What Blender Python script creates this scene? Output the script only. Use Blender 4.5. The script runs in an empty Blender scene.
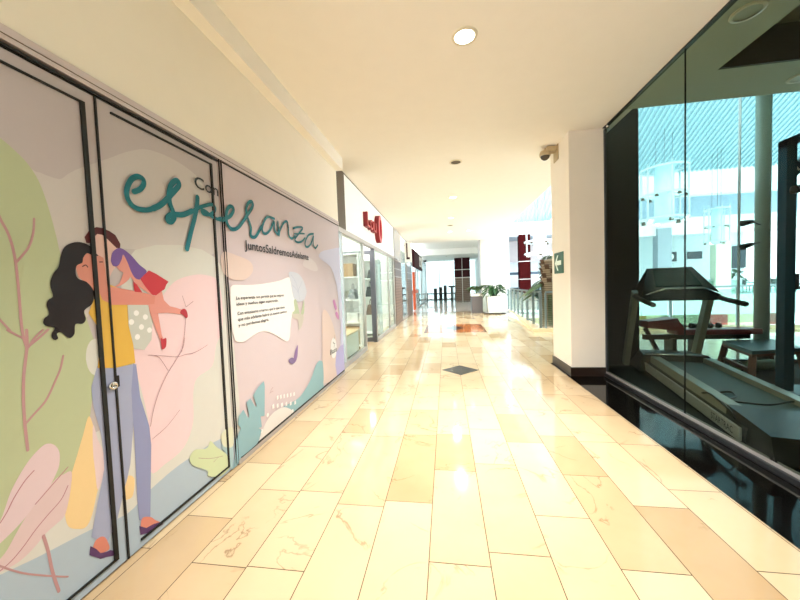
import bpy, bmesh, math, random
from mathutils import Vector, Matrix
from mathutils.geometry import tessellate_polygon
random.seed(7)
SC = bpy.context.scene
COL = SC.collection
PI = math.pi

# ------------------------------------------------------------------ materials
def lin(c):
    return tuple((v/12.92 if v <= .04045 else ((v+.055)/1.055)**2.4) for v in c)
def rgb(h):
    if isinstance(h, str):
        h = h.lstrip('#'); return lin(tuple(int(h[i:i+2], 16)/255 for i in (0, 2, 4)))
    return h
MATS = {}
def mat(name, col, rough=.5, metal=0., var=.06, scale=6., spec=.5, bump=0., emit=None, es=0.):
    """Principled material whose colour wanders a little with a procedural noise."""
    if name in MATS: return MATS[name]
    m = bpy.data.materials.new(name); m.use_nodes = True
    nt = m.node_tree; b = nt.nodes['Principled BSDF']
    c = rgb(col)
    tc = nt.nodes.new('ShaderNodeTexCoord'); nz = nt.nodes.new('ShaderNodeTexNoise')
    nz.inputs['Scale'].default_value = scale; nz.inputs['Detail'].default_value = 3
    nt.links.new(tc.outputs['Object'], nz.inputs['Vector'])
    mx = nt.nodes.new('ShaderNodeMix'); mx.data_type = 'RGBA'
    mx.inputs['A'].default_value = (*[max(0, v*(1-var)) for v in c], 1)
    mx.inputs['B'].default_value = (*[min(1, v*(1+var)) for v in c], 1)
    nt.links.new(nz.outputs['Fac'], mx.inputs['Factor'])
    nt.links.new(mx.outputs['Result'], b.inputs['Base Color'])
    b.inputs['Roughness'].default_value = rough; b.inputs['Metallic'].default_value = metal
    b.inputs['Specular IOR Level'].default_value = spec
    if bump:
        bp = nt.nodes.new('ShaderNodeBump'); bp.inputs['Strength'].default_value = bump; bp.inputs['Distance'].default_value = .01
        nt.links.new(nz.outputs['Fac'], bp.inputs['Height']); nt.links.new(bp.outputs['Normal'], b.inputs['Normal'])
    if emit:
        b.inputs['Emission Color'].default_value = (*rgb(emit), 1); b.inputs['Emission Strength'].default_value = es
    MATS[name] = m
    return m

def glass(name, tint, refl=1.0, rough=0.):
    """Architectural pane: clear tinted transmission with a Fresnel reflection."""
    if name in MATS: return MATS[name]
    m = bpy.data.materials.new(name); m.use_nodes = True
    nt = m.node_tree; nt.nodes.remove(nt.nodes['Principled BSDF'])
    out = nt.nodes['Material Output']
    t = nt.nodes.new('ShaderNodeBsdfTransparent'); t.inputs['Color'].default_value = (*rgb(tint), 1)
    g = nt.nodes.new('ShaderNodeBsdfGlossy'); g.inputs['Roughness'].default_value = rough
    f = nt.nodes.new('ShaderNodeFresnel'); f.inputs['IOR'].default_value = 1.45
    ge = nt.nodes.new('ShaderNodeNewGeometry'); io = nt.nodes.new('ShaderNodeMath'); io.operation = 'MULTIPLY_ADD'   # same Fresnel on the way out of the pane
    io.inputs[1].default_value = 1/1.45-1.45; io.inputs[2].default_value = 1.45
    nt.links.new(ge.outputs['Backfacing'], io.inputs[0]); nt.links.new(io.outputs[0], f.inputs['IOR'])
    mu = nt.nodes.new('ShaderNodeMath'); mu.operation = 'MULTIPLY'; mu.inputs[1].default_value = refl
    mx = nt.nodes.new('ShaderNodeMixShader')
    nt.links.new(f.outputs[0], mu.inputs[0]); nt.links.new(mu.outputs[0], mx.inputs[0])
    nt.links.new(t.outputs[0], mx.inputs[1]); nt.links.new(g.outputs[0], mx.inputs[2])
    nt.links.new(mx.outputs[0], out.inputs['Surface'])
    MATS[name] = m
    return m

def emis(name, col, s):
    if name in MATS: return MATS[name]
    m = bpy.data.materials.new(name); m.use_nodes = True
    nt = m.node_tree; nt.nodes.remove(nt.nodes['Principled BSDF'])
    e = nt.nodes.new('ShaderNodeEmission'); e.inputs['Color'].default_value = (*rgb(col), 1); e.inputs['Strength'].default_value = s
    nt.links.new(e.outputs[0], nt.nodes['Material Output'].inputs['Surface'])
    MATS[name] = m
    return m

def translucent(name, col, s=.75):
    m = bpy.data.materials.new(name); m.use_nodes = True
    nt = m.node_tree; nt.nodes.remove(nt.nodes['Principled BSDF'])
    t = nt.nodes.new('ShaderNodeBsdfTranslucent'); t.inputs['Color'].default_value = (*rgb(col), 1)
    d = nt.nodes.new('ShaderNodeBsdfDiffuse'); d.inputs['Color'].default_value = (*rgb(col), 1)
    mx = nt.nodes.new('ShaderNodeMixShader'); mx.inputs[0].default_value = s
    nt.links.new(d.outputs[0], mx.inputs[1]); nt.links.new(t.outputs[0], mx.inputs[2])
    nt.links.new(mx.outputs[0], nt.nodes['Material Output'].inputs['Surface'])
    MATS[name] = m
    return m

def marble(name, pale, tan, vein, rough=.08, useattr=True, vs=1.6, warp=.25):
    """Polished cream marble; each tile carries its own tone and vein offset in the attribute 'tone'."""
    m = bpy.data.materials.new(name); m.use_nodes = True
    nt = m.node_tree; b = nt.nodes['Principled BSDF']; L = nt.links.new
    tc = nt.nodes.new('ShaderNodeTexCoord'); at = nt.nodes.new('ShaderNodeAttribute'); at.attribute_name = 'tone'
    sc = nt.nodes.new('ShaderNodeVectorMath'); sc.operation = 'SCALE'; sc.inputs['Scale'].default_value = 23.
    ad = nt.nodes.new('ShaderNodeVectorMath'); ad.operation = 'ADD'
    L(at.outputs['Vector'], sc.inputs[0]); L(tc.outputs['Object'], ad.inputs[0]); L(sc.outputs[0], ad.inputs[1])
    n1 = nt.nodes.new('ShaderNodeTexNoise'); n1.inputs['Scale'].default_value = vs; n1.inputs['Detail'].default_value = 5; n1.inputs['Distortion'].default_value = 1.3
    L(ad.outputs[0], n1.inputs['Vector'])
    a = nt.nodes.new('ShaderNodeMath'); a.operation = 'SUBTRACT'; a.inputs[1].default_value = .5; L(n1.outputs['Fac'], a.inputs[0])
    a2 = nt.nodes.new('ShaderNodeMath'); a2.operation = 'ABSOLUTE'; L(a.outputs[0], a2.inputs[0])
    mr = nt.nodes.new('ShaderNodeMapRange'); mr.inputs['From Min'].default_value = .0; mr.inputs['From Max'].default_value = .012
    mr.inputs['To Min'].default_value = .55; mr.inputs['To Max'].default_value = 0; L(a2.outputs[0], mr.inputs['Value'])
    n2 = nt.nodes.new('ShaderNodeTexNoise'); n2.inputs['Scale'].default_value = 2.6; n2.inputs['Detail'].default_value = 6; L(ad.outputs[0], n2.inputs['Vector'])
    gate = nt.nodes.new('ShaderNodeMapRange'); gate.inputs['From Min'].default_value = .48; gate.inputs['From Max'].default_value = .62; L(n2.outputs['Fac'], gate.inputs['Value'])
    vm = nt.nodes.new('ShaderNodeMath'); vm.operation = 'MULTIPLY'; L(mr.outputs[0], vm.inputs[0]); L(gate.outputs[0], vm.inputs[1])
    sep = nt.nodes.new('ShaderNodeSeparateColor'); L(at.outputs['Color'], sep.inputs[0])
    tone = nt.nodes.new('ShaderNodeMath'); tone.operation = 'MULTIPLY_ADD'; tone.inputs[1].default_value = .35
    L(n2.outputs['Fac'], tone.inputs[0]); L(sep.outputs[0], tone.inputs[2])
    cl = nt.nodes.new('ShaderNodeMapRange'); cl.inputs['From Min'].default_value = .15; cl.inputs['From Max'].default_value = 1.2; L(tone.outputs[0], cl.inputs['Value'])
    mx = nt.nodes.new('ShaderNodeMix'); mx.data_type = 'RGBA'; mx.inputs['A'].default_value = (*rgb(pale), 1); mx.inputs['B'].default_value = (*rgb(tan), 1); L(cl.outputs[0], mx.inputs['Factor'])
    mv = nt.nodes.new('ShaderNodeMix'); mv.data_type = 'RGBA'; mv.inputs['B'].default_value = (*rgb(vein), 1)
    L(mx.outputs['Result'], mv.inputs['A']); L(vm.outputs[0], mv.inputs['Factor']); L(mv.outputs['Result'], b.inputs['Base Color'])
    b.inputs['Roughness'].default_value = rough; b.inputs['Specular IOR Level'].default_value = .55
    n3 = nt.nodes.new('ShaderNodeTexNoise'); n3.inputs['Scale'].default_value = 2.2; n3.inputs['Detail'].default_value = 1; L(ad.outputs[0], n3.inputs['Vector'])
    bp = nt.nodes.new('ShaderNodeBump'); bp.inputs['Strength'].default_value = warp; bp.inputs['Distance'].default_value = .006
    L(n3.outputs['Fac'], bp.inputs['Height']); L(bp.outputs['Normal'], b.inputs['Normal'])
    MATS[name] = m
    return m

def striped(name, a, b_, scale, rough=.5, axis='Y'):
    m = bpy.data.materials.new(name); m.use_nodes = True
    nt = m.node_tree; b = nt.nodes['Principled BSDF']
    tc = nt.nodes.new('ShaderNodeTexCoord'); w = nt.nodes.new('ShaderNodeTexWave'); w.bands_direction = axis
    w.inputs['Scale'].default_value = scale; w.inputs['Distortion'].default_value = 1.5; w.inputs['Detail'].default_value = 3
    nt.links.new(tc.outputs['Object'], w.inputs['Vector'])
    mx = nt.nodes.new('ShaderNodeMix'); mx.data_type = 'RGBA'
    mx.inputs['A'].default_value = (*rgb(a), 1); mx.inputs['B'].default_value = (*rgb(b_), 1)
    nt.links.new(w.outputs['Fac'], mx.inputs['Factor']); nt.links.new(mx.outputs['Result'], b.inputs['Base Color'])
    b.inputs['Roughness'].default_value = rough
    MATS[name] = m
    return m

# ------------------------------------------------------------------ mesh builder
class MB:
    def __init__(s): s.bm = bmesh.new(); s.mats = []
    def mi(s, m):
        if m is None: return 0
        if m not in s.mats: s.mats.append(m)
        return s.mats.index(m)
    def face(s, pts, m=None, smooth=False):
        vs = [s.bm.verts.new(p) for p in pts]
        try: f = s.bm.faces.new(vs)
        except ValueError: return None
        f.material_index = s.mi(m); f.smooth = smooth
        return f
    def box(s, x0, x1, y0, y1, z0, z1, m=None, bev=0., seg=2):
        r = bmesh.ops.create_cube(s.bm, size=1.)
        vs = r['verts']
        for v in vs:
            v.co = Vector(((x0+x1)/2+v.co.x*(x1-x0), (y0+y1)/2+v.co.y*(y1-y0), (z0+z1)/2+v.co.z*(z1-z0)))
        fs = list({f for v in vs for f in v.link_faces})
        for f in fs: f.material_index = s.mi(m)
        if bev:
            es = list({e for v in vs for e in v.link_edges})
            r2 = bmesh.ops.bevel(s.bm, geom=es, offset=bev, segments=seg, affect='EDGES', profile=.5)
            for f in r2['faces']: f.material_index = s.mi(m)
        return s
    def hexa(s, b, t, m=None):
        """b and t: four bottom and four top points (same winding)."""
        vb = [s.bm.verts.new(p) for p in b]; vt = [s.bm.verts.new(p) for p in t]
        n = len(vb); k = s.mi(m)
        fs = [s.bm.faces.new(list(reversed(vb))), s.bm.faces.new(vt)]
        for i in range(n): fs.append(s.bm.faces.new([vb[i], vb[(i+1) % n], vt[(i+1) % n], vt[i]]))
        for f in fs: f.material_index = k
        return s
    def tube(s, pts, r, m=None, n=10, caps=True, smooth=True):
        """Round tube along a polyline; r a number or one per point."""
        pts = [Vector(p) for p in pts]; rs = r if isinstance(r, (list, tuple)) else [r]*len(pts)
        k = s.mi(m); rings = []
        up = None
        for i, p in enumerate(pts):
            d = (pts[min(i+1, len(pts)-1)]-pts[max(i-1, 0)]).normalized()
            if up is None:
                up = Vector((0, 0, 1)) if abs(d.z) < .9 else Vector((1, 0, 0))
            a = d.cross(up).normalized(); b = a.cross(d).normalized(); up = b
            rings.append([s.bm.verts.new(p+(a*math.cos(2*PI*j/n)+b*math.sin(2*PI*j/n))*rs[i]) for j in range(n)])
        for i in range(len(rings)-1):
            for j in range(n):
                f = s.bm.faces.new([rings[i][j], rings[i][(j+1) % n], rings[i+1][(j+1) % n], rings[i+1][j]])
                f.material_index = k; f.smooth = smooth
        if caps:
            for q in (rings[0], rings[-1]):
                f = s.bm.faces.new(q); f.material_index = k
        return s
    def bar(s, a, b, w, h, m=None, up=(0, 0, 1)):
        """Rectangular bar from a to b, w across, h along up."""
        a, b = Vector(a), Vector(b); d = (b-a).normalized(); u = Vector(up)
        x = d.cross(u).normalized(); u = x.cross(d).normalized()
        q = lambda p: [p+x*w/2*i+u*h/2*j for i, j in ((-1, -1), (1, -1), (1, 1), (-1, 1))]
        return s.hexa(q(a), q(b), m)
    def lathe(s, prof, m=None, c=(0, 0, 0), n=24, smooth=True):
        k = s.mi(m); rings = []
        for r, z in prof:
            rings.append([s.bm.verts.new((c[0]+r*math.cos(2*PI*j/n), c[1]+r*math.sin(2*PI*j/n), c[2]+z)) for j in range(n)] if r > 1e-6 else [s.bm.verts.new((c[0], c[1], c[2]+z))])
        for A, B in zip(rings, rings[1:]):
            for j in range(n):
                a0, a1 = A[j % len(A)], A[(j+1) % len(A)]; b0, b1 = B[j % len(B)], B[(j+1) % len(B)]
                vs = list(dict.fromkeys([a0, a1, b1, b0]))
                if len(vs) < 3: continue
                try:
                    f = s.bm.faces.new(vs); f.material_index = k; f.smooth = smooth
                except ValueError: pass
        return s
    def prism(s, pts, axis, a, b, m=None):
        """Extrude a 2-D outline along an axis ('x','y','z') from a to b."""
        def P(p, t): return {'x': (t, p[0], p[1]), 'y': (p[0], t, p[1]), 'z': (p[0], p[1], t)}[axis]
        tri = tessellate_polygon([[Vector((p[0], p[1], 0)) for p in pts]])
        k = s.mi(m)
        va = [s.bm.verts.new(P(p, a)) for p in pts]; vb = [s.bm.verts.new(P(p, b)) for p in pts]
        n = len(pts)
        for t in tri:
            for V in (va, vb):
                try: s.bm.faces.new([V[i] for i in t]).material_index = k
                except ValueError: pass
        for i in range(n):
            s.bm.faces.new([va[i], va[(i+1) % n], vb[(i+1) % n], vb[i]]).material_index = k
        return s
    def build(s, name, m=None, parent=None, loc=None, rz=0., fix=True):
        if fix: bmesh.ops.recalc_face_normals(s.bm, faces=s.bm.faces)
        me = bpy.data.meshes.new(name); s.bm.to_mesh(me); s.bm.free()
        ms = s.mats if s.mats else [m]
        for q in ms: me.materials.append(q)
        o = bpy.data.objects.new(name, me); COL.objects.link(o)
        if parent is not None: o.parent = parent
        if loc is not None: o.location = loc; o.rotation_euler = (0, 0, rz)
        return o

def tag(o, label=None, cat=None, group=None, kind=None):
    if label: o['label'] = label
    if cat: o['category'] = cat
    if group: o['group'] = group
    if kind: o['kind'] = kind
    return o
def thing(name, label, cat, loc=(0, 0, 0), rz=0., group=None):
    o = bpy.data.objects.new(name, None); COL.objects.link(o)
    o.empty_display_size = .1; o.location = loc; o.rotation_euler = (0, 0, rz)
    return tag(o, label, cat, group)
def struct(name, mb, m=None, parent=None, label=None, cat=None):
    o = mb.build(name, m, parent)
    if parent is None: tag(o, label, cat, kind='structure')
    return o
def sbox(name, x0, x1, y0, y1, z0, z1, m, parent=None, label=None, cat=None, bev=0.):
    return struct(name, MB().box(x0, x1, y0, y1, z0, z1, m, bev), None, parent, label, cat)
def copy_tree(o, parent=None):
    c = o.copy(); COL.objects.link(c)
    if parent is not None: c.parent = parent
    for ch in list(o.children): copy_tree(ch, c)
    return c

def spline(pts, n=5, closed=False):
    """Catmull-Rom through 2-D or 3-D points."""
    P = [Vector(p) for p in pts]; N = len(P); out = []
    rng = N if closed else N-1
    for i in range(rng):
        if closed: a, b, c, d = P[i-1], P[i], P[(i+1) % N], P[(i+2) % N]
        else: a, b, c, d = P[max(i-1, 0)], P[i], P[i+1], P[min(i+2, N-1)]
        for k in range(n):
            t = k/n
            out.append(.5*((2*b)+(c-a)*t+(2*a-5*b+4*c-d)*t*t+(3*b-a-3*c+d)*t**3))
    if not closed: out.append(P[-1])
    return out

def text_tris(s, width=None, height=None, bold=.0):
    """Triangles of a line of lettering, left-bottom at the origin, scaled to width (and height)."""
    cu = bpy.data.curves.new('lettering', 'FONT'); cu.body = s; cu.size = 1.; cu.resolution_u = 3; cu.offset = bold
    ob = bpy.data.objects.new('lettering', cu); COL.objects.link(ob)
    dg = bpy.context.evaluated_depsgraph_get(); dg.update()
    me = bpy.data.meshes.new_from_object(ob.evaluated_get(dg))
    me.calc_loop_triangles()
    V = [v.co.copy() for v in me.vertices]; T = [tuple(t.vertices) for t in me.loop_triangles]
    COL.objects.unlink(ob); bpy.data.objects.remove(ob); bpy.data.curves.remove(cu); bpy.data.meshes.remove(me)
    x0 = min(v.x for v in V); x1 = max(v.x for v in V); y0 = min(v.y for v in V); y1 = max(v.y for v in V)
    sx = width/(x1-x0) if width else height/(y1-y0)
    sy = height/(y1-y0) if height else sx
    return [[((V[i].x-x0)*sx, (V[i].y-y0)*sy) for i in t] for t in T]
LIGHTS = dict(down=74, far=38, behind=24, world=5.6, shop=100, exposure=.52)
MURAL=[
('P','cloud',1,[(1.103,1.907),(1.157,1.942),(1.198,1.939),(1.243,1.94),(1.276,1.973),(1.319,2.011),(1.384,2.058),(1.474,2.122),(1.587,2.203),(1.713,2.26),(1.915,2.265),(2.1,2.208),(2.206,2.058),(2.242,1.863),(2.218,1.71),(2.055,1.665),(1.881,1.643),(1.733,1.649),(1.605,1.659),(1.519,1.656),(1.449,1.632),(1.373,1.386),(1.235,1.255),(1.126,1.271)]),
('P','cream',1,[(1.576,1.656),(2.215,1.664),(2.348,1.099),(2.299,-0.007),(1.415,0.005),(1.365,0.048),(1.349,0.787),(1.461,1.224)]),
('P','cream',1,[(0.798,0.373),(0.906,0.603),(1.087,0.685),(1.328,0.746),(1.413,0.707),(1.415,0.005),(1.111,-0)]),
('P','ground',1,[(0.735,0.34),(0.867,0.375),(0.943,0.36),(1.063,0.331),(1.251,0.296),(1.432,0.248),(1.564,0.289),(1.84,0.319),(2.274,0.266),(2.346,-0.051),(1.411,-0.047),(1.225,-0.074),(0.918,-0.029)]),
('P','green',1,[(0.907,2.135),(0.986,2.073),(1.052,2.037),(1.091,2.007),(1.129,1.969),(1.162,1.91),(1.184,1.831),(1.2,1.748),(1.213,1.662),(1.226,1.583),(1.285,1.391),(1.325,1.218),(1.342,1.141),(1.327,0.996),(1.303,0.905),(1.276,0.77),(1.233,0.647),(1.153,0.51),(1.037,0.421),(0.947,0.408),(0.821,0.385)]),
('P','cream',0,[(1.38,1.108),(1.378,1.131),(1.374,1.153),(1.367,1.172),(1.358,1.186),(1.347,1.195),(1.335,1.198),(1.323,1.195),(1.312,1.186),(1.303,1.172),(1.296,1.153),(1.292,1.131),(1.29,1.108),(1.292,1.085),(1.296,1.063),(1.303,1.044),(1.312,1.03),(1.323,1.021),(1.335,1.018),(1.347,1.021),(1.358,1.03),(1.367,1.044),(1.374,1.063),(1.378,1.085)]),
('P','pink',1,[(1.758,1.424),(1.846,1.493),(1.981,1.529),(2.092,1.533),(2.211,1.498),(2.253,1.345),(2.233,1.116),(2.159,1.013),(2.106,0.869),(1.959,0.823),(1.915,0.726),(1.9,0.54),(1.815,0.412),(1.67,0.381),(1.572,0.395),(1.582,0.689),(1.528,1.015),(1.525,1.132),(1.648,1.227),(1.696,1.341)]),
('P','sand',1,[(1.285,0.834),(1.253,0.756),(1.223,0.676),(1.194,0.599),(1.178,0.544),(1.16,0.45),(1.167,0.38),(1.2,0.341),(1.236,0.323),(1.264,0.36),(1.293,0.45),(1.321,0.522),(1.333,0.617),(1.308,0.73)]),
('P','pinkpale',1,[(1.299,0.784),(1.315,0.702),(1.334,0.632),(1.332,0.541),(1.298,0.461),(1.292,0.565),(1.29,0.665)]),
('P','sand',1,[(1.441,0.44),(1.478,0.412),(1.473,0.348),(1.454,0.316),(1.413,0.344)]),
('P','leafpink',1,[(0.923,0.552),(0.956,0.561),(0.991,0.649),(1.024,0.705),(1.055,0.745),(1.086,0.771),(1.114,0.783),(1.141,0.765),(1.157,0.725),(1.153,0.669),(1.135,0.63),(1.108,0.589),(1.072,0.561),(1.041,0.532),(0.986,0.495),(0.924,0.475)]),
('P','leafpink2',1,[(1.196,0.613),(1.164,0.619),(1.138,0.616),(1.108,0.594),(1.062,0.554),(1.022,0.514),(0.991,0.471),(0.961,0.43),(0.921,0.401),(0.925,0.37),(0.944,0.37),(0.977,0.364),(1.012,0.366),(1.05,0.383),(1.091,0.41),(1.125,0.421),(1.156,0.434),(1.175,0.486),(1.188,0.542)]),
('L','veinpink',0.0042,[(1.067,0.694),(1.036,0.669),(1.001,0.624),(0.978,0.584),(0.956,0.554)]),
('L','veinpink',0.0042,[(1.178,0.559),(1.149,0.514),(1.096,0.479),(1.055,0.449),(1.015,0.412),(0.978,0.386),(0.944,0.375)]),
('L','veinpink',0.0042,[(1.184,0.642),(1.12,0.596),(1.062,0.554)]),
('L','vein',0.0114,[(1.079,0.405),(1.09,0.329),(1.099,0.228),(1.115,0.126)]),
('L','vein',0.0062,[(0.928,0.421),(0.946,0.392),(1.008,0.307),(1.094,0.215),(1.151,0.159)]),
('L','vein',0.0104,[(1.081,1.277),(1.079,1.219),(1.07,1.154),(1.06,1.089),(1.053,0.995),(1.051,0.9),(1.053,0.787)]),
('L','vein',0.0083,[(1.2,1.144),(1.186,1.09),(1.167,1.048),(1.143,0.999),(1.12,0.961),(1.086,0.929),(1.054,0.898)]),
('L','vein',0.0094,[(1.153,1.269),(1.123,1.241),(1.081,1.207)]),
('L','vein',0.0083,[(1.023,1.285),(1.049,1.261),(1.078,1.237)]),
('L','vein',0.0094,[(1.009,1.788),(1.031,1.719),(1.052,1.657),(1.064,1.572),(1.067,1.436),(1.067,1.279),(1.078,1.198)]),
('L','vein',0.0083,[(1.136,1.741),(1.129,1.679),(1.109,1.616),(1.067,1.553)]),
('L','vein',0.0073,[(0.982,1.365),(1.006,1.325),(1.031,1.281)]),
('L','vein',0.0083,[(1.134,1.27),(1.103,1.238),(1.082,1.205)]),
('P','troul',0,[(1.336,1.063),(1.303,0.969),(1.303,0.905),(1.308,0.849),(1.321,0.779),(1.33,0.715),(1.334,0.632),(1.332,0.546),(1.313,0.477),(1.29,0.402),(1.253,0.26),(1.286,0.214),(1.32,0.18),(1.369,0.241),(1.394,0.308),(1.415,0.37),(1.441,0.434),(1.462,0.499),(1.482,0.621),(1.502,0.745),(1.535,1.024),(1.431,1.034)]),
('P','trour',0,[(1.518,1.034),(1.534,1.013),(1.544,0.836),(1.585,0.652),(1.589,0.539),(1.569,0.315),(1.55,0.104),(1.488,0.168),(1.485,0.283),(1.488,0.4),(1.494,0.637),(1.494,0.781),(1.496,0.885)]),
('P','skin2',1,[(1.268,0.228),(1.291,0.23),(1.309,0.216),(1.321,0.185),(1.327,0.139),(1.286,0.153),(1.257,0.197)]),
('P','shoe',0,[(1.246,0.222),(1.239,0.183),(1.263,0.153),(1.284,0.125),(1.311,0.111),(1.338,0.093),(1.367,0.078),(1.368,0.093),(1.331,0.13),(1.313,0.136),(1.286,0.153),(1.27,0.187)]),
('P','skin2',1,[(1.506,0.166),(1.553,0.138),(1.581,0.099),(1.611,0.058),(1.548,0.077),(1.496,0.117)]),
('P','shoe',0,[(1.486,0.136),(1.488,0.083),(1.528,0.063),(1.578,0.048),(1.63,0.038),(1.612,0.064),(1.568,0.085),(1.525,0.095)]),
('P','skinpale',1,[(1.363,1.702),(1.406,1.719),(1.438,1.693),(1.476,1.656),(1.476,1.583),(1.447,1.539),(1.419,1.487),(1.395,1.426),(1.367,1.436),(1.359,1.574)]),
('P','maroon',0,[(1.323,1.691),(1.347,1.729),(1.38,1.749),(1.408,1.749),(1.442,1.739),(1.471,1.723),(1.494,1.679),(1.489,1.652),(1.471,1.656),(1.433,1.692),(1.406,1.714),(1.382,1.715),(1.367,1.698),(1.36,1.663),(1.329,1.664)]),
('P','mustard',0,[(1.378,1.456),(1.336,1.374),(1.315,1.326),(1.346,1.264),(1.357,1.163),(1.336,1.053),(1.421,1.031),(1.529,1.031),(1.525,1.132),(1.506,1.245),(1.508,1.353),(1.527,1.379),(1.466,1.445),(1.408,1.471)]),
('P','dotgrey',0,[(1.514,1.364),(1.626,1.363),(1.648,1.227),(1.635,1.141),(1.587,1.092),(1.529,1.109),(1.506,1.245)]),
('P','white',0,[(1.571,1.305),(1.567,1.315),(1.558,1.321),(1.547,1.319),(1.54,1.31),(1.54,1.3),(1.547,1.291),(1.558,1.289),(1.567,1.295)]),
('P','white',0,[(1.623,1.278),(1.619,1.288),(1.61,1.294),(1.599,1.292),(1.592,1.283),(1.592,1.273),(1.599,1.264),(1.61,1.262),(1.619,1.268)]),
('P','white',0,[(1.539,1.259),(1.535,1.269),(1.526,1.275),(1.515,1.273),(1.508,1.264),(1.508,1.254),(1.515,1.245),(1.526,1.243),(1.535,1.249)]),
('P','white',0,[(1.595,1.224),(1.591,1.234),(1.582,1.24),(1.571,1.238),(1.564,1.229),(1.564,1.219),(1.571,1.21),(1.582,1.208),(1.591,1.214)]),
('P','white',0,[(1.643,1.2),(1.639,1.21),(1.63,1.216),(1.619,1.214),(1.612,1.205),(1.612,1.195),(1.619,1.186),(1.63,1.184),(1.639,1.19)]),
('P','white',0,[(1.567,1.172),(1.563,1.182),(1.554,1.188),(1.543,1.186),(1.536,1.177),(1.536,1.167),(1.543,1.158),(1.554,1.156),(1.563,1.162)]),
('P','skin',0,[(1.309,1.614),(1.353,1.623),(1.402,1.598),(1.412,1.456),(1.466,1.44),(1.425,1.363),(1.383,1.386),(1.367,1.431),(1.34,1.437),(1.312,1.471),(1.284,1.499),(1.279,1.522),(1.277,1.545),(1.289,1.574)]),
('L','darkline',0.00528,[(1.304,1.549),(1.318,1.557),(1.326,1.548)]),
('L','darkline',0.00528,[(1.382,1.576),(1.396,1.577)]),
('P','hair',1,[(1.221,1.599),(1.241,1.638),(1.28,1.661),(1.319,1.662),(1.351,1.645),(1.368,1.619),(1.378,1.606),(1.348,1.608),(1.328,1.614),(1.31,1.591),(1.304,1.567),(1.28,1.552),(1.273,1.517),(1.283,1.49),(1.316,1.476),(1.341,1.44),(1.342,1.4),(1.331,1.367),(1.297,1.339),(1.301,1.298),(1.285,1.278),(1.256,1.279),(1.249,1.236),(1.231,1.219),(1.214,1.23),(1.197,1.25),(1.182,1.246),(1.185,1.225),(1.172,1.22),(1.162,1.233),(1.165,1.254),(1.176,1.273),(1.153,1.281),(1.137,1.296),(1.141,1.318),(1.159,1.336),(1.153,1.375),(1.161,1.397),(1.178,1.412),(1.172,1.453),(1.175,1.483),(1.189,1.516),(1.208,1.544)]),
('P','skinarm',0,[(1.407,1.456),(1.494,1.44),(1.604,1.418),(1.679,1.397),(1.683,1.365),(1.674,1.343),(1.488,1.355),(1.421,1.359),(1.408,1.406)]),
('P','skinchild',0,[(1.502,1.624),(1.481,1.576),(1.463,1.558),(1.476,1.539),(1.529,1.511),(1.571,1.461),(1.657,1.398),(1.679,1.403),(1.644,1.439),(1.596,1.486),(1.548,1.521),(1.537,1.574),(1.523,1.596)]),
('P','skinchild',1,[(1.508,1.543),(1.474,1.473),(1.444,1.452),(1.484,1.461),(1.532,1.503)]),
('P','purple',1,[(1.438,1.595),(1.452,1.636),(1.493,1.657),(1.544,1.627),(1.59,1.577),(1.634,1.539),(1.593,1.495),(1.562,1.5),(1.54,1.537),(1.523,1.588),(1.504,1.624),(1.492,1.594),(1.471,1.562),(1.449,1.56),(1.44,1.573)]),
('P','red',0,[(1.648,1.546),(1.696,1.526),(1.777,1.481),(1.758,1.461),(1.745,1.435),(1.72,1.422),(1.686,1.397),(1.658,1.404),(1.62,1.449),(1.591,1.495)]),
('P','red',0,[(1.549,1.483),(1.571,1.461),(1.598,1.418),(1.553,1.423),(1.549,1.449)]),
('P','skinchild',0,[(1.679,1.397),(1.725,1.424),(1.735,1.369),(1.774,1.329),(1.819,1.316),(1.868,1.299),(1.857,1.271),(1.752,1.29),(1.689,1.293),(1.696,1.227),(1.704,1.16),(1.717,1.125),(1.694,1.123),(1.67,1.192),(1.636,1.298),(1.629,1.349),(1.668,1.349)]),
('P','redshoe',1,[(1.86,1.299),(1.883,1.305),(1.903,1.289),(1.909,1.252),(1.894,1.242),(1.872,1.263),(1.849,1.279)]),
('P','redshoe',1,[(1.695,1.142),(1.71,1.133),(1.733,1.136),(1.731,1.096),(1.72,1.076),(1.699,1.072),(1.695,1.096)]),
('L','twig',0.0031,[(1.873,1.115),(1.855,1.057),(1.824,1.018),(1.775,0.969),(1.729,0.922),(1.684,0.864),(1.648,0.805),(1.616,0.733),(1.59,0.648)]),
('L','twig',0.0031,[(1.606,1.058),(1.643,1.048),(1.68,1.023),(1.73,0.936)]),
('L','twig',0.0026,[(1.606,1.058),(1.705,1.032),(1.805,1.004),(1.87,1.005),(1.938,1.001),(2.002,1.012),(2.07,1.032)]),
('L','twig',0.0026,[(1.796,0.663),(1.74,0.626),(1.687,0.597),(1.595,0.57)]),
('L','twig',0.0031,[(1.89,1.24),(1.874,1.149),(1.849,1.053),(1.84,1.027)]),
('L','twig',0.0031,[(1.898,1.315),(1.875,1.39)]),
('L','twig',0.0031,[(1.898,1.315),(1.963,1.35)]),
('P','greenleaf',1,[(1.849,0.321),(1.894,0.351),(1.981,0.313),(2.019,0.315),(2.041,0.341),(2.096,0.269),(2.155,0.208),(2.205,0.142),(2.222,0.046),(2.118,0.036),(2.002,0.107),(1.996,0.147),(1.935,0.203),(1.869,0.262)]),
('L','twig',0.0026,[(1.923,0.28),(2.031,0.218),(2.156,0.169)]),
('L','twig',0.0021,[(2.057,0.177),(2.11,0.186)]),
('P','tealpale',1,[(2.147,0.25),(2.226,0.258),(2.272,0.187),(2.257,0.017),(2.222,0.046),(2.205,0.142)]),
('P','ltgreen',1,[(2.155,0.339),(2.258,0.347),(2.283,0.311),(2.272,0.187),(2.168,0.239)]),
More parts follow.
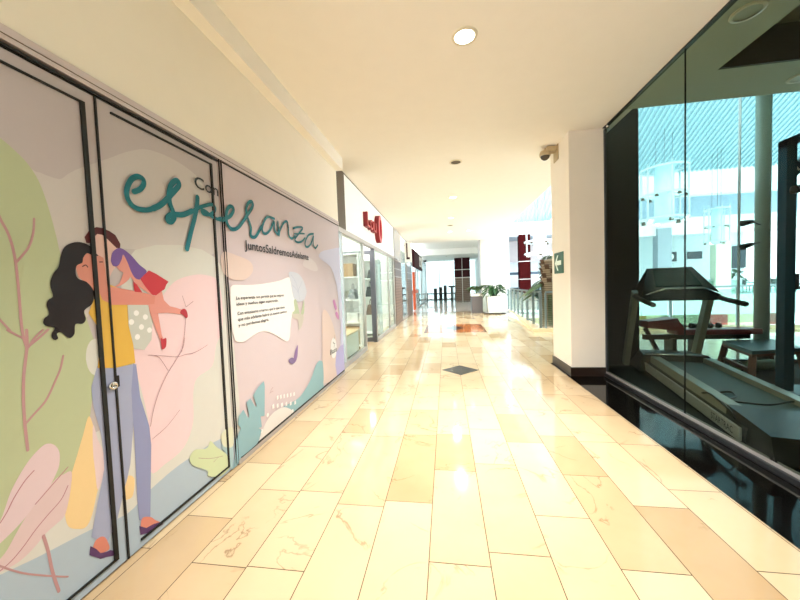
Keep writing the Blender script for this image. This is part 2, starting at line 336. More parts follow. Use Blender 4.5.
('P','lilac',1,[(4.633,1.733),(4.826,1.537),(4.915,1.326),(4.943,1.112),(4.954,0.95),(4.981,0.785),(4.895,0.153),(5.192,-0.094),(5.445,1.019),(5.489,2.015),(4.526,1.971),(4.201,1.845)]),
('P','peach',1,[(4.238,1.067),(4.476,1.034),(4.719,0.716),(4.753,0.398),(4.862,0.028),(4.055,0.141),(4.161,0.432)]),
('P','peach',1,[(2.285,1.716),(2.439,1.707),(2.64,1.664),(2.661,1.576),(2.526,1.503),(2.337,1.516),(2.263,1.592)]),
('P','petal',1,[(3.696,1.702),(3.776,1.788),(3.925,1.8),(4.088,1.747),(4.151,1.662),(4.011,1.642),(3.81,1.667)]),
('P','lavend',0,[(4.726,0.425),(4.923,0.481),(5.182,0.483),(5.218,-0.038),(4.719,0.021),(4.657,0.24)]),
('P','bubble',1,[(2.348,1.423),(2.367,1.45),(2.407,1.461),(2.573,1.46),(2.803,1.471),(3.11,1.503),(3.346,1.546),(3.405,1.479),(3.428,1.403),(3.449,1.289),(3.453,1.174),(3.359,1.126),(3.308,1.002),(3.287,0.913),(3.255,0.863),(3.2,0.858),(3.116,0.896),(3.052,0.929),(2.93,0.985),(2.816,1.018),(2.721,1.029),(2.629,1.015),(2.542,0.993),(2.483,0.981),(2.435,0.986),(2.377,1.007),(2.356,1.058),(2.344,1.1),(2.342,1.261)]),
('P','paleleaf',1,[(3.332,1.597),(3.491,1.603),(3.614,1.568),(3.697,1.5),(3.749,1.419),(3.756,1.357),(3.672,1.278),(3.538,1.265),(3.436,1.29),(3.387,1.385),(3.36,1.497)]),
('L','lineblue',0.0031,[(3.387,1.571),(3.479,1.498),(3.542,1.382),(3.561,1.284)]),
('L','lineblue',0.0026,[(3.651,1.5),(3.563,1.421),(3.517,1.383)]),
('L','lineblue',0.0026,[(3.395,1.46),(3.491,1.412),(3.54,1.363)]),
('P','sagepale',1,[(3.415,1.281),(3.477,1.288),(3.527,1.169),(3.564,1.107),(3.672,1.278),(3.673,1.157),(3.63,1.101),(3.521,1.111),(3.361,1.144),(3.424,1.177)]),
('P','sagefade',1,[(3.36,1.135),(3.639,1.1),(3.595,0.985),(3.502,0.938),(3.494,1.055),(3.395,1.085)]),
('P','bfly',1,[(3.456,0.773),(3.454,0.714),(3.431,0.638),(3.387,0.595),(3.35,0.608),(3.345,0.646),(3.38,0.706)]),
('P','bfly2',1,[(3.225,0.64),(3.249,0.657),(3.308,0.659),(3.362,0.628),(3.367,0.591),(3.31,0.587),(3.257,0.606)]),
('P','magenta',1,[(4.674,1.219),(4.749,1.233),(4.813,1.147),(4.845,1.092),(4.766,1.072),(4.702,1.154)]),
('P','magenta',1,[(4.759,1.021),(4.838,1.04),(4.922,0.953),(4.884,0.909),(4.811,0.951)]),
('P','teal',1,[(3.207,0.044),(3.963,-0.058),(4.321,-0.094),(4.334,0.011),(4.16,0.072),(4.177,0.206),(4.17,0.389),(4.111,0.433),(4.024,0.448),(3.92,0.41),(3.802,0.313),(3.688,0.246),(3.543,0.195),(3.41,0.17),(3.221,0.182),(3.051,0.192),(2.958,0.065)]),
('P','rock',1,[(2.533,0.037),(2.611,0.07),(2.662,0.11),(2.716,0.161),(2.788,0.197),(2.879,0.215),(2.973,0.212),(3.059,0.197),(3.14,0.162),(3.223,0.108),(3.276,0.049),(2.994,0.029)]),
('P','white',0,[(2.95,0.312),(2.982,0.312),(2.982,0.352),(2.95,0.352)]),
('P','white',0,[(3.013,0.297),(3.045,0.297),(3.045,0.337),(3.013,0.337)]),
('P','white',0,[(3.079,0.281),(3.111,0.281),(3.111,0.321),(3.079,0.321)]),
('P','white',0,[(3.147,0.265),(3.179,0.265),(3.179,0.305),(3.147,0.305)]),
('P','white',0,[(3.219,0.248),(3.251,0.248),(3.251,0.288),(3.219,0.288)]),
('P','white',0,[(3.293,0.23),(3.325,0.23),(3.325,0.27),(3.293,0.27)]),
('P','white',0,[(2.857,0.255),(2.893,0.255),(2.893,0.295),(2.857,0.295)]),
('P','white',0,[(2.938,0.232),(2.974,0.232),(2.974,0.272),(2.938,0.272)]),
('P','white',0,[(3.022,0.209),(3.058,0.209),(3.058,0.249),(3.022,0.249)]),
('P','white',0,[(3.111,0.184),(3.147,0.184),(3.147,0.224),(3.111,0.224)]),
('P','white',0,[(3.205,0.158),(3.241,0.158),(3.241,0.198),(3.205,0.198)]),
('P','white',0,[(3.305,0.13),(3.341,0.13),(3.341,0.17),(3.305,0.17)]),
('P','white',0,[(2.794,0.232),(2.789,0.245),(2.777,0.252),(2.764,0.249),(2.755,0.239),(2.755,0.225),(2.764,0.215),(2.777,0.212),(2.789,0.219)]),
('P','white',0,[(2.684,0.128),(2.679,0.141),(2.667,0.148),(2.654,0.145),(2.645,0.135),(2.645,0.121),(2.654,0.111),(2.667,0.108),(2.679,0.115)]),
('P','white',0,[(3.276,0.08),(3.271,0.093),(3.259,0.1),(3.246,0.097),(3.237,0.087),(3.237,0.073),(3.246,0.063),(3.259,0.06),(3.271,0.067)]),
('L','twig',0.0031,[(2.826,0.415),(2.854,0.445),(2.892,0.462)]),
('L','twig',0.0031,[(2.838,0.427),(2.888,0.424)]),
('P','teal2',0,[(2.739,0.568),(2.751,0.517),(2.736,0.37),(2.721,0.244),(2.661,0.265),(2.668,0.164),(2.621,0.175),(2.662,0.138),(2.617,0.067),(2.579,0.05),(2.462,0.047),(2.355,0.05),(2.314,0.018),(2.237,-0.019),(2.289,0.097),(2.309,0.217),(2.376,0.285),(2.344,0.329),(2.36,0.392),(2.42,0.422),(2.477,0.327),(2.494,0.337),(2.467,0.466),(2.524,0.48),(2.586,0.386),(2.61,0.38),(2.566,0.493),(2.64,0.537)]),
('P','white',0,[(4.743,0.509),(4.739,0.549),(4.726,0.586),(4.705,0.619),(4.678,0.643),(4.647,0.659),(4.613,0.664),(4.579,0.659),(4.548,0.643),(4.521,0.619),(4.5,0.586),(4.487,0.549),(4.483,0.509),(4.487,0.469),(4.5,0.432),(4.521,0.399),(4.548,0.375),(4.579,0.359),(4.613,0.354),(4.647,0.359),(4.678,0.375),(4.705,0.399),(4.726,0.431),(4.739,0.469)]),
('L','ink',0.00704,[(4.687,0.695),(4.674,0.659),(4.628,0.641)]),
('L','ink',0.0088,[(4.594,0.603),(4.643,0.556),(4.619,0.516)]),
('L','ink',0.00704,[(4.594,0.596),(4.68,0.562)]),
('L','script',0.029920000000000002,[(1.585,1.979),(1.622,2.003),(1.648,2.038),(1.647,2.068),(1.618,2.073),(1.582,2.051),(1.555,2.007),(1.543,1.964),(1.549,1.927),(1.571,1.9),(1.608,1.889),(1.66,1.896),(1.71,1.92)]),
('L','script',0.0352,[(1.7,1.914),(1.753,1.948),(1.811,2.006),(1.865,2.066),(1.901,2.111),(1.893,2.136),(1.864,2.123),(1.834,2.084),(1.817,2.028),(1.821,1.974),(1.84,1.927),(1.846,1.891),(1.821,1.859),(1.795,1.862),(1.802,1.889),(1.843,1.909),(1.92,1.925),(1.999,1.967)]),
('L','script',0.03696,[(2.056,2.075),(2.046,2.019),(2.02,1.93),(1.977,1.821),(1.934,1.702)]),
('L','script',0.0264,[(1.92,1.925),(1.998,1.963),(2.055,2),(2.129,2.035),(2.19,2.058),(2.224,2.044),(2.214,2.011),(2.162,1.977),(2.103,1.969),(2.088,1.991),(2.128,1.991),(2.183,1.969),(2.261,1.96),(2.337,1.972)]),
('L','script',0.03168,[(2.262,1.965),(2.342,1.986),(2.4,2.02),(2.438,2.066),(2.436,2.092),(2.399,2.093),(2.362,2.056),(2.346,1.998),(2.355,1.945),(2.395,1.915),(2.45,1.92),(2.505,1.952),(2.564,2.009),(2.619,2.066),(2.69,2.14),(2.718,2.187),(2.696,2.207),(2.646,2.177),(2.613,2.122),(2.619,2.063),(2.649,2.013),(2.668,1.967),(2.657,1.913),(2.675,1.889),(2.728,1.898),(2.782,1.947),(2.844,2.017)]),
('L','script',0.0264,[(3.078,2.131),(2.95,2.123),(2.87,2.044),(2.849,1.972),(2.903,1.953),(2.993,2.008),(3.07,2.105),(3.073,2.022),(3.127,1.982),(3.155,2.023)]),
('L','script',0.0264,[(3.147,2.114),(3.15,1.973),(3.181,2.033),(3.265,2.124),(3.347,2.153),(3.367,2.091),(3.372,2.006),(3.439,1.983),(3.516,2.021)]),
('L','script',0.024640000000000002,[(3.481,2.104),(3.588,2.136),(3.733,2.154),(3.628,2.073),(3.512,1.986),(3.569,1.959),(3.681,1.981),(3.787,2.039)]),
('L','script',0.01584,[(3.504,2.046),(3.775,2.089)]),
('L','script',0.0264,[(4.05,2.132),(3.898,2.093),(3.801,2.012),(3.777,1.95),(3.844,1.935),(3.959,1.995),(4.048,2.108),(4.026,2.003),(4.087,1.948),(4.174,1.998)]),
]
# ------------------------------------------------------------------ palette
XW, XS, XE, XG = -1.71, -1.79, 1.73, 2.25        # hoarding wall, shop line, floor edge, gym glass
CZ = 3.51
ceilm = mat('ceiling_paint', '#f5f1ea', .8, var=.02)
wallm = mat('wall_paint', '#f3ecdf', .75, var=.02)
pillm = mat('pillar_paint', '#efe7dc', .6, var=.02)
whitem = mat('white_paint', '#f2f1ec', .6, var=.02)
blackst = mat('black_granite', '#0b0a09', .06, var=.5, scale=60, spec=.22)
darkbase = mat('dark_brown_skirting', '#2a1c15', .3)
alum = mat('brushed_aluminium', '#b9b4b4', .35, .6)
alumr = mat('dark_rail_metal_gym', '#353538', .3, .6)
alumd = mat('dark_aluminium', '#5d6068', .35, .7)
blackrub = mat('black_gasket', '#080808', .6)
bronze = mat('bronze_metal', '#6b5a48', .4, .5)
chrome = mat('chrome', '#d8d8d8', .12, 1., var=.02)
marb = marble('cream_marble', '#d3bd9a', '#a58055', '#64431f')
hallm = marble('pale_hall_floor', '#f4f2ee', '#e4dfd6', '#c9bfae', rough=.05)
grout = mat('grout', '#4a3820', .8)
kerbm = mat('kerb_marble', '#e6cfa6', .25, var=.08)

# ------------------------------------------------------------------ floor
TW = .307; X0T = .18
SEAMS = {-2: [1.1, 2.01, 2.95], -1: [.75, 1.57, 2.39, 2.98], 0: [.75, 1.66, 2.5], 1: [1.05, 1.96, 2.87], -4: [1.45, 2.06, 2.95], 2: [.9, 1.62, 2.4], 3: [.7, 1.3, 2.1], -3: [.6, 1.3, 1.95, 2.9]}
def lay_tiles(name, x0, x1, y0, y1, parent=None):
    mb = MB(); tones = []
    k0 = math.floor((x0-X0T)/TW); k1 = math.ceil((x1-X0T)/TW)
    rnd = random.Random(11+int(y0*10))
    for k in range(k0, k1):
        a = max(x0, X0T+k*TW); b = min(x1, X0T+(k+1)*TW)
        if b-a < .004: continue
        seams = [y0]
        if y0 < 0:
            s_ = SEAMS.get(k, [])
            y = (s_[0] if s_ else rnd.uniform(.3, .9))
            down = y
            lst = []
            while down > y0+.2: lst.append(down); down -= rnd.choice((.61, .61, .82))
            seams += list(reversed(lst)) + list(s_[1:])
            y = seams[-1]
        else: y = y0+rnd.uniform(-.5, 0)
        while True:
            y += rnd.choice((.61, .61, .82, .92))
            if y >= y1-.05: break
            if y > seams[-1]+.05: seams.append(y)
        seams.append(y1)
        for c, d in zip(seams, seams[1:]):
            g = .0022
            f = mb.face([(a+g, c+g, 0), (b-g, c+g, 0), (b-g, d-g, 0), (a+g, d-g, 0)], marb)
            t = rnd.random(); tone = .0+.42*t*t
            if rnd.random() < .1: tone = .4+.3*rnd.random()
            if k == -1 and abs(c-2.39) < .02: tone = .62
            tones.append((tone, rnd.random(), rnd.random(), 1))
    bed = mb.face([(x0, y0, -.0015), (x1, y0, -.0015), (x1, y1, -.0015), (x0, y1, -.0015)], grout); tones.append((0, 0, 0, 1))
    bmesh.ops.recalc_face_normals(mb.bm, faces=mb.bm.faces)
    for f in mb.bm.faces:
        if f.normal.z < 0: f.normal_flip()
    o = mb.build(name, None, parent, fix=False)
    at = o.data.attributes.new('tone', 'FLOAT_COLOR', 'FACE')
    for i, t in enumerate(tones): at.data[i].color = t
    if parent is None: tag(o, kind='structure')
    return o
floor = lay_tiles('floor', XS-.3, XE, -5., 5.74)
lay_tiles('floor_tiles', XS-.3, 12., 5.74, 9.3, floor)
lay_tiles('floor_tiles', XS-.3, 2.6, 9.3, 16.6, floor)
# inlays
inl = mat('orange_stone_inlay', '#b06a3a', .08, var=.3, scale=3); inl2 = mat('dark_stone_inlay', '#33302c', .08, var=.2)
inlb = mat('brown_stone_border', '#7d4a2a', .08, var=.2)
MB().prism([(-.69, 9.42), (1.14, 9.42), (1.14, 11.36), (-.69, 11.36)], 'z', .0002, .002, inlb).build('inlay', None, floor)
MB().prism([(-.6, 9.5), (1.05, 9.5), (1.05, 11.28), (-.6, 11.28)], 'z', .002, .003, inl).build('inlay', None, floor)
MB().prism([(.22, 9.9), (.62, 10.4), (.22, 10.9), (-.18, 10.4)], 'z', .003, .004, inl2).build('inlay', None, floor)
MB().prism([(.19, 4.98), (.49, 5.28), (.19, 5.58), (-.11, 5.28)], 'z', .0002, .002, inl2).build('inlay', None, floor)
sbox('hall_floor', -6., 8., 16.64, 32., -.1, 0., hallm)
sbox('threshold_trim', XS, 1.72, 16.6, 16.64, -.05, .004, mat('dark_threshold', '#35312e', .3))
sbox('granite_floor', XE, XG+.04, -5., 5.74, -.06, .001, blackst)
gymfl = sbox('gym_floor', XG+.04, 9., -5., 5.74, -.06, 0., mat('charcoal_carpet', '#262828', .9, var=.25, scale=90))
sbox('floor_slab', XE+.9, 12., 5.74, 9.3, -.5, -.005, whitem)

# ------------------------------------------------------------------ ceilings and walls
sbox('ceiling', XS-.3, XG+.12, -5., 5.75, CZ, CZ+.4, ceilm)
sbox('ceiling_front', XS-.3, 2.37, 5.75, 16.05, CZ, CZ+.6, ceilm)
sbox('ceiling_recess', XS-.3, 3., 16.05, 24., 4.05, 4.4, whitem)
sbox('ceiling_far', XS-.3, 3.2, 24., 31., 3.62, 4.4, whitem)
sbox('wall_left', XW-.25, XW, -5., 5.1, 2.49, 3.31, wallm)
sbox('ceiling_beam', XW-.35, XW+.11, -5., 5.12, 3.31, CZ+.01, ceilm)
sbox('wall_back', XW-.3, 9., -5.1, -5., 0, 4., wallm)
sbox('wall_gym', 8.9, 9.1, -5., 5.74, 0, 4.6, mat('gym_wall_paint', '#6d6c66', .8))
sbox('wall_gym_end', XG+.002, 3.04, 5.6, 5.74, 0, 4.7, mat('dark_wall_paint', '#15130f', .6))
pil = sbox('pillar', 1.78, XG, 4.95, 5.74, .13, CZ, pillm, bev=.004)
MB().box(1.765, XG+.001, 4.935, 5.755, 0, .13, darkbase).build('baseboard', None, pil)
# gym ceiling with its recess
gc = mat('gym_ceiling_paint', '#c9ccbe', .8, var=.02)
sbox('gym_ceiling', XG, 9., 3.83, 4.47, CZ-.01, 4.7, gc)
sbox('gym_ceiling_side', XG, 2.82, -5., 3.83, CZ-.01, 4.2, gc)
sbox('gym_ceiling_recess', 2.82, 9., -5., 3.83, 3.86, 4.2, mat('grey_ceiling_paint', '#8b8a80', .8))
sbox('recess_shade_face', 2.82, 9., 3.80, 3.83, CZ-.01, 3.86, mat('recess_shade_dark', '#3b3732', .7))  # shade on the recess side face, put into a dark colour
sbox('gym_roof', XG, 9., 4.47, 5.78, 4.6, 4.7, gc)

# front glass of the gym
fg = glass('gym_front_glass', '#dfe4dc', .15)
win = MB().box(XG-.02, XG+.03, -5., 4.95, CZ-.012, CZ, alumr).build('window_1', None)
tag(win, 'frameless full height gym window beside the corridor, clear greenish panes', 'window', kind='structure')
MB().box(XG-.03, XG+.05, -5., 4.95, 0, .05, alumr, .006).box(XG-.012, XG-.004, -5., 4.95, .05, .075, alum).box(XG+.016, XG+.024, -5., 4.95, .05, .075, alum).build('bottom_rail', None, win)
MB().box(XG-.01, XG+.022, 4.925, 4.95, .05, CZ-.03, alumd).build('end_rail', None, win)
MB().tube([(XG-.005, 4.84, CZ-.05), (XG-.005, 4.84, CZ-.005)], .02, chrome).build('clamp', None, win)
for a, b in ((-5., .6), (.604, 3.418), (3.424, 4.925)):
    MB().box(XG, XG+.012, a, b, .05, CZ-.012, fg).build('pane', None, win)
MB().box(XG-.001, XG+.013, 3.4195, 3.4225, .05, CZ-.012, blackrub).build('joint', None, win)
# outer glazing of the gym
og = glass('tinted_cyan_glass', '#e4f2f7', .8)
w2 = MB().box(3.04, 9., 5.70, 5.74, 0, .06, alumd).build('window_2', None)
tag(w2, 'tinted cyan gym window overlooking the atrium, behind the treadmill', 'window', kind='structure')
xs = [3.04, 4.52, 6.1, 7.7, 9.]
for a, b in zip(xs, xs[1:]): MB().box(a+.006, b-.006, 5.715, 5.727, .06, 4.6, og).build('pane', None, w2)
for a in xs[1:-1]: MB().box(a-.006, a+.006, 5.70, 5.74, .06, 4.6, alum).build('mullion', None, w2)

# ------------------------------------------------------------------ mural on doors and hoarding
MC = dict(base='#c5b9b7', base2='#d6c5c6', bfly='#8d6fa0', bfly2='#7f6a90', bubble='#f6f0ea', cloud='#d1c8c2', cream='#d9d6cc', darkline='#4b3030', dotgrey='#cbcbc0',
 green='#bcc39b', greenleaf='#cfd9ad', ground='#b1c0cb', hair='#20161a', ink='#262a30', lavend='#bdb5dc', leafpink='#e2c8cb', leafpink2='#dfc4c3', lilac='#d5d1e4',
 lineblue='#9aa2c0', ltgreen='#dcdcc0', magenta='#c983b5', maroon='#571f24', mustard='#e3b44c', paleleaf='#ced0d8', peach='#e3cbbf', petal='#ded2d0', pink='#efcfd0',
 pinkpale='#e6cccb', purple='#76559a', red='#c8343f', redshoe='#b8323f', rock='#e4ded6', sagefade='#cdc5b6', sagepale='#bcc7a3', sand='#f0cf97', script='#0c717b',
 shoe='#5c3a66', skin='#d98f7c', skin2='#d98672', skinarm='#dd8e7e', skinchild='#e2988a', skinpale='#e6bfb1', teal='#93b9bd', teal2='#8fb4ba', tealpale='#a9c4c6',
 troul='#a4a9c2', trour='#9196ba', twig='#a3787b', vein='#c29494', veinpink='#b9818a', white='#f3efe8')
def mc(k): return mat('print_'+k, tuple(v*f for v, f in zip(rgb(MC[k]), (.88, .9, .96))), .55, var=.015, scale=40, spec=.35)
def clip_tri(tri, lo, hi):
    out = [Vector(p) for p in tri]
    for lim, sg in ((lo, 1), (hi, -1)):
        res = []
        for i, p in enumerate(out):
            q = out[(i+1) % len(out)]
            ip, iq = sg*(p.x-lim) >= 0, sg*(q.x-lim) >= 0
            if ip: res.append(p)
            if ip != iq:
                t = (lim-p.x)/(q.x-p.x); res.append(p+(q-p)*t)
        out = res
        if len(out) < 3: return []
    return out
def clip_z(P, lo, hi): return [(p[1], p[0]) for p in clip_tri([(q[1], q[0]) for q in P], lo, hi)] if P else []
def paint(mb, y0, y1, z0, z1, x):
    """Lay the printed artwork over a panel face, sheet by sheet."""
    for k, (kind, col, w, pts) in enumerate(MURAL):
        m = mc(col); xx = x+.00008*(k+1)
        tris = []
        if kind == 'P':
            P = [Vector((p[0], p[1])) for p in (spline(pts, 4, True) if w else [Vector(q) for q in pts])]
            if max(p.x for p in P) < y0 or min(p.x for p in P) > y1: continue
            for t in tessellate_polygon([[Vector((p.x, p.y, 0)) for p in P]]): tris.append([P[i] for i in t])
        else:
            P = [Vector((p[0], p[1])) for p in spline(pts, 5)] if len(pts) > 2 else [Vector(q) for q in pts]
            if max(p.x for p in P) < y0-.1 or min(p.x for p in P) > y1+.1: continue
            L, R = [], []
            for i, p in enumerate(P):
                d = (P[min(i+1, len(P)-1)]-P[max(i-1, 0)]).normalized(); nrm = Vector((-d.y, d.x))*w/2
                L.append(p+nrm); R.append(p-nrm)
            for i in range(len(P)-1): tris.append([L[i], R[i], R[i+1], L[i+1]])
            for c in (P[0], P[-1]): tris.append([c+Vector((math.cos(a*PI/4), math.sin(a*PI/4)))*w/2 for a in range(8)])
        for i, t in enumerate(tris):
            q = clip_z(clip_tri(t, y0, y1), z0, z1)
            if len(q) >= 3: mb.face([(xx+(4e-6*i if kind == 'L' else 0), p[0], p[1]) for p in q], m)
    # lettering
    def put(s, y, z, width, height, m, layer=len(MURAL)+6, dz=0., bold=.012):
        for t in text_tris(s, width, height, bold):
            q = clip_tri([(y+p[0], z+p[1]+dz*p[0]) for p in t], y0, y1)
            if len(q) >= 3: mb.face([(x+.00008*layer, p[0], p[1]) for p in q], m)
    ink = mc('ink')
    put('Con', 2.035, 2.135, .235, .085, ink)
    put('JuntosSaldremosAdelante', 2.56, 1.745, 1.30, .105, ink)
    if y1 > 3:
        put('La esperanza', 2.41, 1.332, .26, .034, mc('hair')); put('nos permite que las mejores', 2.69, 1.332, .5, .034, ink)
        put('ideas y sueños sigan esperando.', 2.41, 1.283, .66, .034, ink)
        put('Con entusiasmo creamos que lo que viene', 2.415, 1.205, .78, .034, ink)
        put('que más adelante habrá un nuevo camino', 2.415, 1.156, .82, .034, ink)
        put('y no perdemos alegría.', 2.42, 1.107, .46, .034, ink)
        put('Basis', 4.46, .435, .28, .075, ink)
def leaf(name, y0, y1, label):
    mb = MB().box(XW-.05, XW, y0, y1, .012, 2.40, mc('base'))
    paint(mb, y0, y1, .012, 2.40, XW)
    o = mb.build(name, None, fix=False)
    return tag(o, label, 'door', kind='structure')
XF = XW+.010
d1 = leaf('door_1', .53, 1.412, 'printed glass door on the near end of the mural wall, green leaf and long-haired woman')
d2 = leaf('door_2', 1.420, 2.285, 'printed glass door beside the pink hoarding, pink tree and child in red dress')
def gasket(par, ya, yb, zb, zt, wl, wr, wt, wb):
    mb = MB()
    if wl: mb.box(XW, XF, ya, ya+wl, zb, zt, blackrub)
    if wr: mb.box(XW, XF, yb-wr, yb, zb, zt, blackrub)
    if wt: mb.box(XW, XF-.001, ya, yb, zt-wt, zt, blackrub)
    if wb: mb.box(XW, XF-.001, ya, yb, zb, zb+wb, blackrub)
    mb.build('gasket', None, par)
gasket(d1, .6, 1.365, .055, 2.345, .01, .019, .009, .009)
gasket(d2, 1.49, 2.222, .05, 2.365, 0, .017, .010, .012)
MB().box(XW-.03, XF-.002, 1.4115, 1.4205, .012, 2.40, blackrub).build('edge_seal', None, d1)
lk = MB().lathe([(0, .0), (.022, 0), (.022, .012), (.017, .02), (.009, .02), (.009, .012), (0, .012)], chrome).build('lock', None, d1)
lk.rotation_euler = (0, PI/2, 0); lk.location = (XF-.012, 1.399, .945)
MB().box(XW, XF-.006, 1.418, 1.436, .93, .99, blackrub, .004).build('strike_plate', None, d2)
sbox('trim_1', XW-.06, XW+.012, -.5, 5.09, 2.43, 2.49, mat('lavender_grey_aluminium', '#cbbfc2', .5, .0), label='grey aluminium head rail above the printed doors and hoarding', cat='trim')
MB().box(XW, XW+.014, -.5, 2.3, 2.407, 2.416, blackrub).box(XW+.011, XW+.0135, -.5, 5.09, 2.452, 2.456, bronze).build('seal', None, bpy.data.objects['trim_1'])
sbox('wall_shadow_gap', XW-.06, XW-.04, -.5, 5.09, 0, 2.44, blackrub)  # black sheet behind the leaves, shade of the door gaps put into colour
# fixed hoarding
hb = thing('hoarding', 'pink printed hoarding with white text bubble, teal hill and teal palm leaf', 'hoarding', (XW, 3.7, 0))
def hchild(mb, name, fix=True):
    o = mb.build(name, None, hb, fix=fix); o.location = (-XW, -3.7, 0); return o
mb = MB().box(XW-.05, XW, 2.29, 5.09, .01, 2.43, mc('base2')); paint(mb, 2.29, 5.09, .01, 2.43, XW); hchild(mb, 'printed_board', False)
hchild(MB().box(XW, XF, 2.30, 2.304, .02, 2.43, blackrub), 'mullion')
hchild(MB().box(XW, XF, 2.325, 2.328, .02, 2.43, blackrub), 'mullion')
hchild(MB().box(XW, XF-.002, 2.37, 5.07, .04, .06, blackrub), 'gasket')
hchild(MB().box(XW, XF-.002, 2.345, 5.07, 2.418, 2.426, blackrub), 'gasket')
hchild(MB().box(XW, XW+.008, 2.33, 5.09, .0, .04, alum), 'bottom_rail')
hchild(MB().box(XW-.2, XW+.003, 5.088, 5.1, 0, 2.49, alum), 'end_cap')
# ------------------------------------------------------------------ shop side of the corridor
shopw = mat('shop_white', '#f6f6f4', .6, var=.01)
clearg = glass('shop_glass', '#eaf3f1', .9)
sbox('wall_shop_fascia', XS-.12, XS, 5.76, 11.25, 2.46, 3.49, shopw)
sbox('trim_2', XS-.12, XS+.004, 5.14, 5.76, 2.46, 3.49, mat('bronze_panel', '#4f4232', .45, .3))
sbox('trim_3', XS-.1, XS+.015, 5.14, 11.25, 2.38, 2.46, alum)
sbox('trim_4', XS-.1, XS+.004, 5.14, 31., 3.49, 3.512, mat('dark_line_metal', '#44403c', .5))
sbox('shop_floor', -6., XS-.3, 5.0, 14., -.1, 0., mat('shop_floor_tile', '#e9e2d6', .15))
sbox('wall_shop_back', -5.1, -5., 5., 11.3, 0, 3.2, shopw)
sbox('wall_shop_near', -5., XW-.3, 5.1, 5.18, 0, 3.2, shopw)
sbox('wall_shop_far', -5., XS-.02, 11.15, 11.25, 0, 3.2, shopw)
sbox('ceiling_shop', -5., XS-.12, 5.1, 11.3, 3.0, 3.1, shopw)
def shop_window(name, a, b, z1, label, mull=()):
    w = MB().box(XS-.06, XS+.01, a, b, 0, .09, alum).build(name, None)
    tag(w, label, 'window', kind='structure')
    MB().box(XS-.06, XS+.01, a, a+.05, .09, z1, alum).build('jamb', None, w); MB().box(XS-.06, XS+.01, b-.05, b, .09, z1, alum).build('jamb', None, w)
    MB().box(XS-.03, XS-.02, a+.05, b-.05, .09, z1, clearg).build('pane', None, w)
    for y in mull: MB().box(XS-.05, XS, y-.02, y+.02, .09, z1, alum).build('mullion', None, w)
    return w
shop_window('window_3', 5.2, 6.98, 2.38, 'shop window with aluminium frame right after the hoarding', (5.5,))
shop_window('window_4', 8.06, 11.2, 2.38, 'wide shop window beyond the open shop door', (10.1,))
# open glass door
dr = MB().box(-2.62, -1.82, 8.0, 8.04, .01, .12, alumd).box(-2.62, -1.82, 8.0, 8.04, 2.24, 2.34, alumd).box(-2.62, -2.54, 8., 8.04, .12, 2.24, alumd).box(-1.9, -1.82, 8., 8.04, .12, 2.24, alumd).build('door_3', None)
tag(dr, 'dark framed glass shop door standing open under the red sign', 'door', kind='structure')
MB().box(-2.54, -1.9, 8.015, 8.025, .12, 2.24, clearg).build('pane', None, dr)
MB().tube([(-2.58, 7.94, .8), (-2.58, 7.94, 1.4)], .015, chrome).tube([(-2.58, 7.94, .85), (-2.58, 8.0, .85)], .01, chrome).tube([(-2.58, 7.94, 1.35), (-2.58, 8.0, 1.35)], .01, chrome).build('handle', None, dr)
sbox('trim_5', XS-.08, XS+.01, 7.98, 8.06, 0, 2.38, alumd)
# red shop sign
redp = mat('red_sign_face', '#c01e2c', .35); redd = mat('dark_red_sign_side', '#8c1420', .4); pinkp = mat('pink_sign_face', '#d9566a', .3)
sg = thing('shop_sign', 'red raised letters with a tall red loop on the white shop fascia', 'sign', (XS, 8.1, 2.95))
def solid_text(mb, s, y, z, width, height, x0, x1, face, side):
    tr = text_tris(s, width, height); ed = {}
    for t in tr:
        q = [(round(y+p[0], 5), round(z+p[1], 5)) for p in t]
        mb.face([(x1, *p) for p in q], face)
        for i in range(3):
            e = (q[i], q[(i+1) % 3]); k = tuple(sorted(e)); ed[k] = ed.get(k, 0)+1
    for (a, b), n in ed.items():
        if n == 1: mb.face([(x0, *a), (x0, *b), (x1, *b), (x1, *a)], side)
    return mb
for i, (ch, y, z, w, h) in enumerate((('L', -1.02, -.17, .26, .32), ('o', -.72, -.19, .3, .24), ('u', -.38, -.19, .3, .24))):
    solid_text(MB(), ch, y, z, w, h, .0, .1, redp, redd).build('letter', None, sg)
ring = [(.05, .35+.24*math.cos(a), -.02+.36*math.sin(a)) for a in [2*PI*i/36 for i in range(37)]]
mb = MB()
for A, B in zip(ring, ring[1:]):
    ca, cb = Vector((0, .35, -.02)), Vector((0, .35, -.02))
    ia = Vector(A)*1.; ib = Vector(B)*1.
    def inn(p): return (0, .35+(p[1]-.35)*.55, -.02+(p[2]+.02)*.72)
    a0 = (0, A[1], A[2]); b0 = (0, B[1], B[2]); a1 = inn(A); b1 = inn(B)
    mb.face([(.12, *a0[1:]), (.12, *b0[1:]), (.12, *b1[1:]), (.12, *a1[1:])], pinkp)
    mb.face([(.0, *a0[1:]), (.0, *b0[1:]), (.12, *b0[1:]), (.12, *a0[1:])], redd)
    mb.face([(.0, *a1[1:]), (.0, *b1[1:]), (.12, *b1[1:]), (.12, *a1[1:])], redp)
mb.build('loop', None, sg)

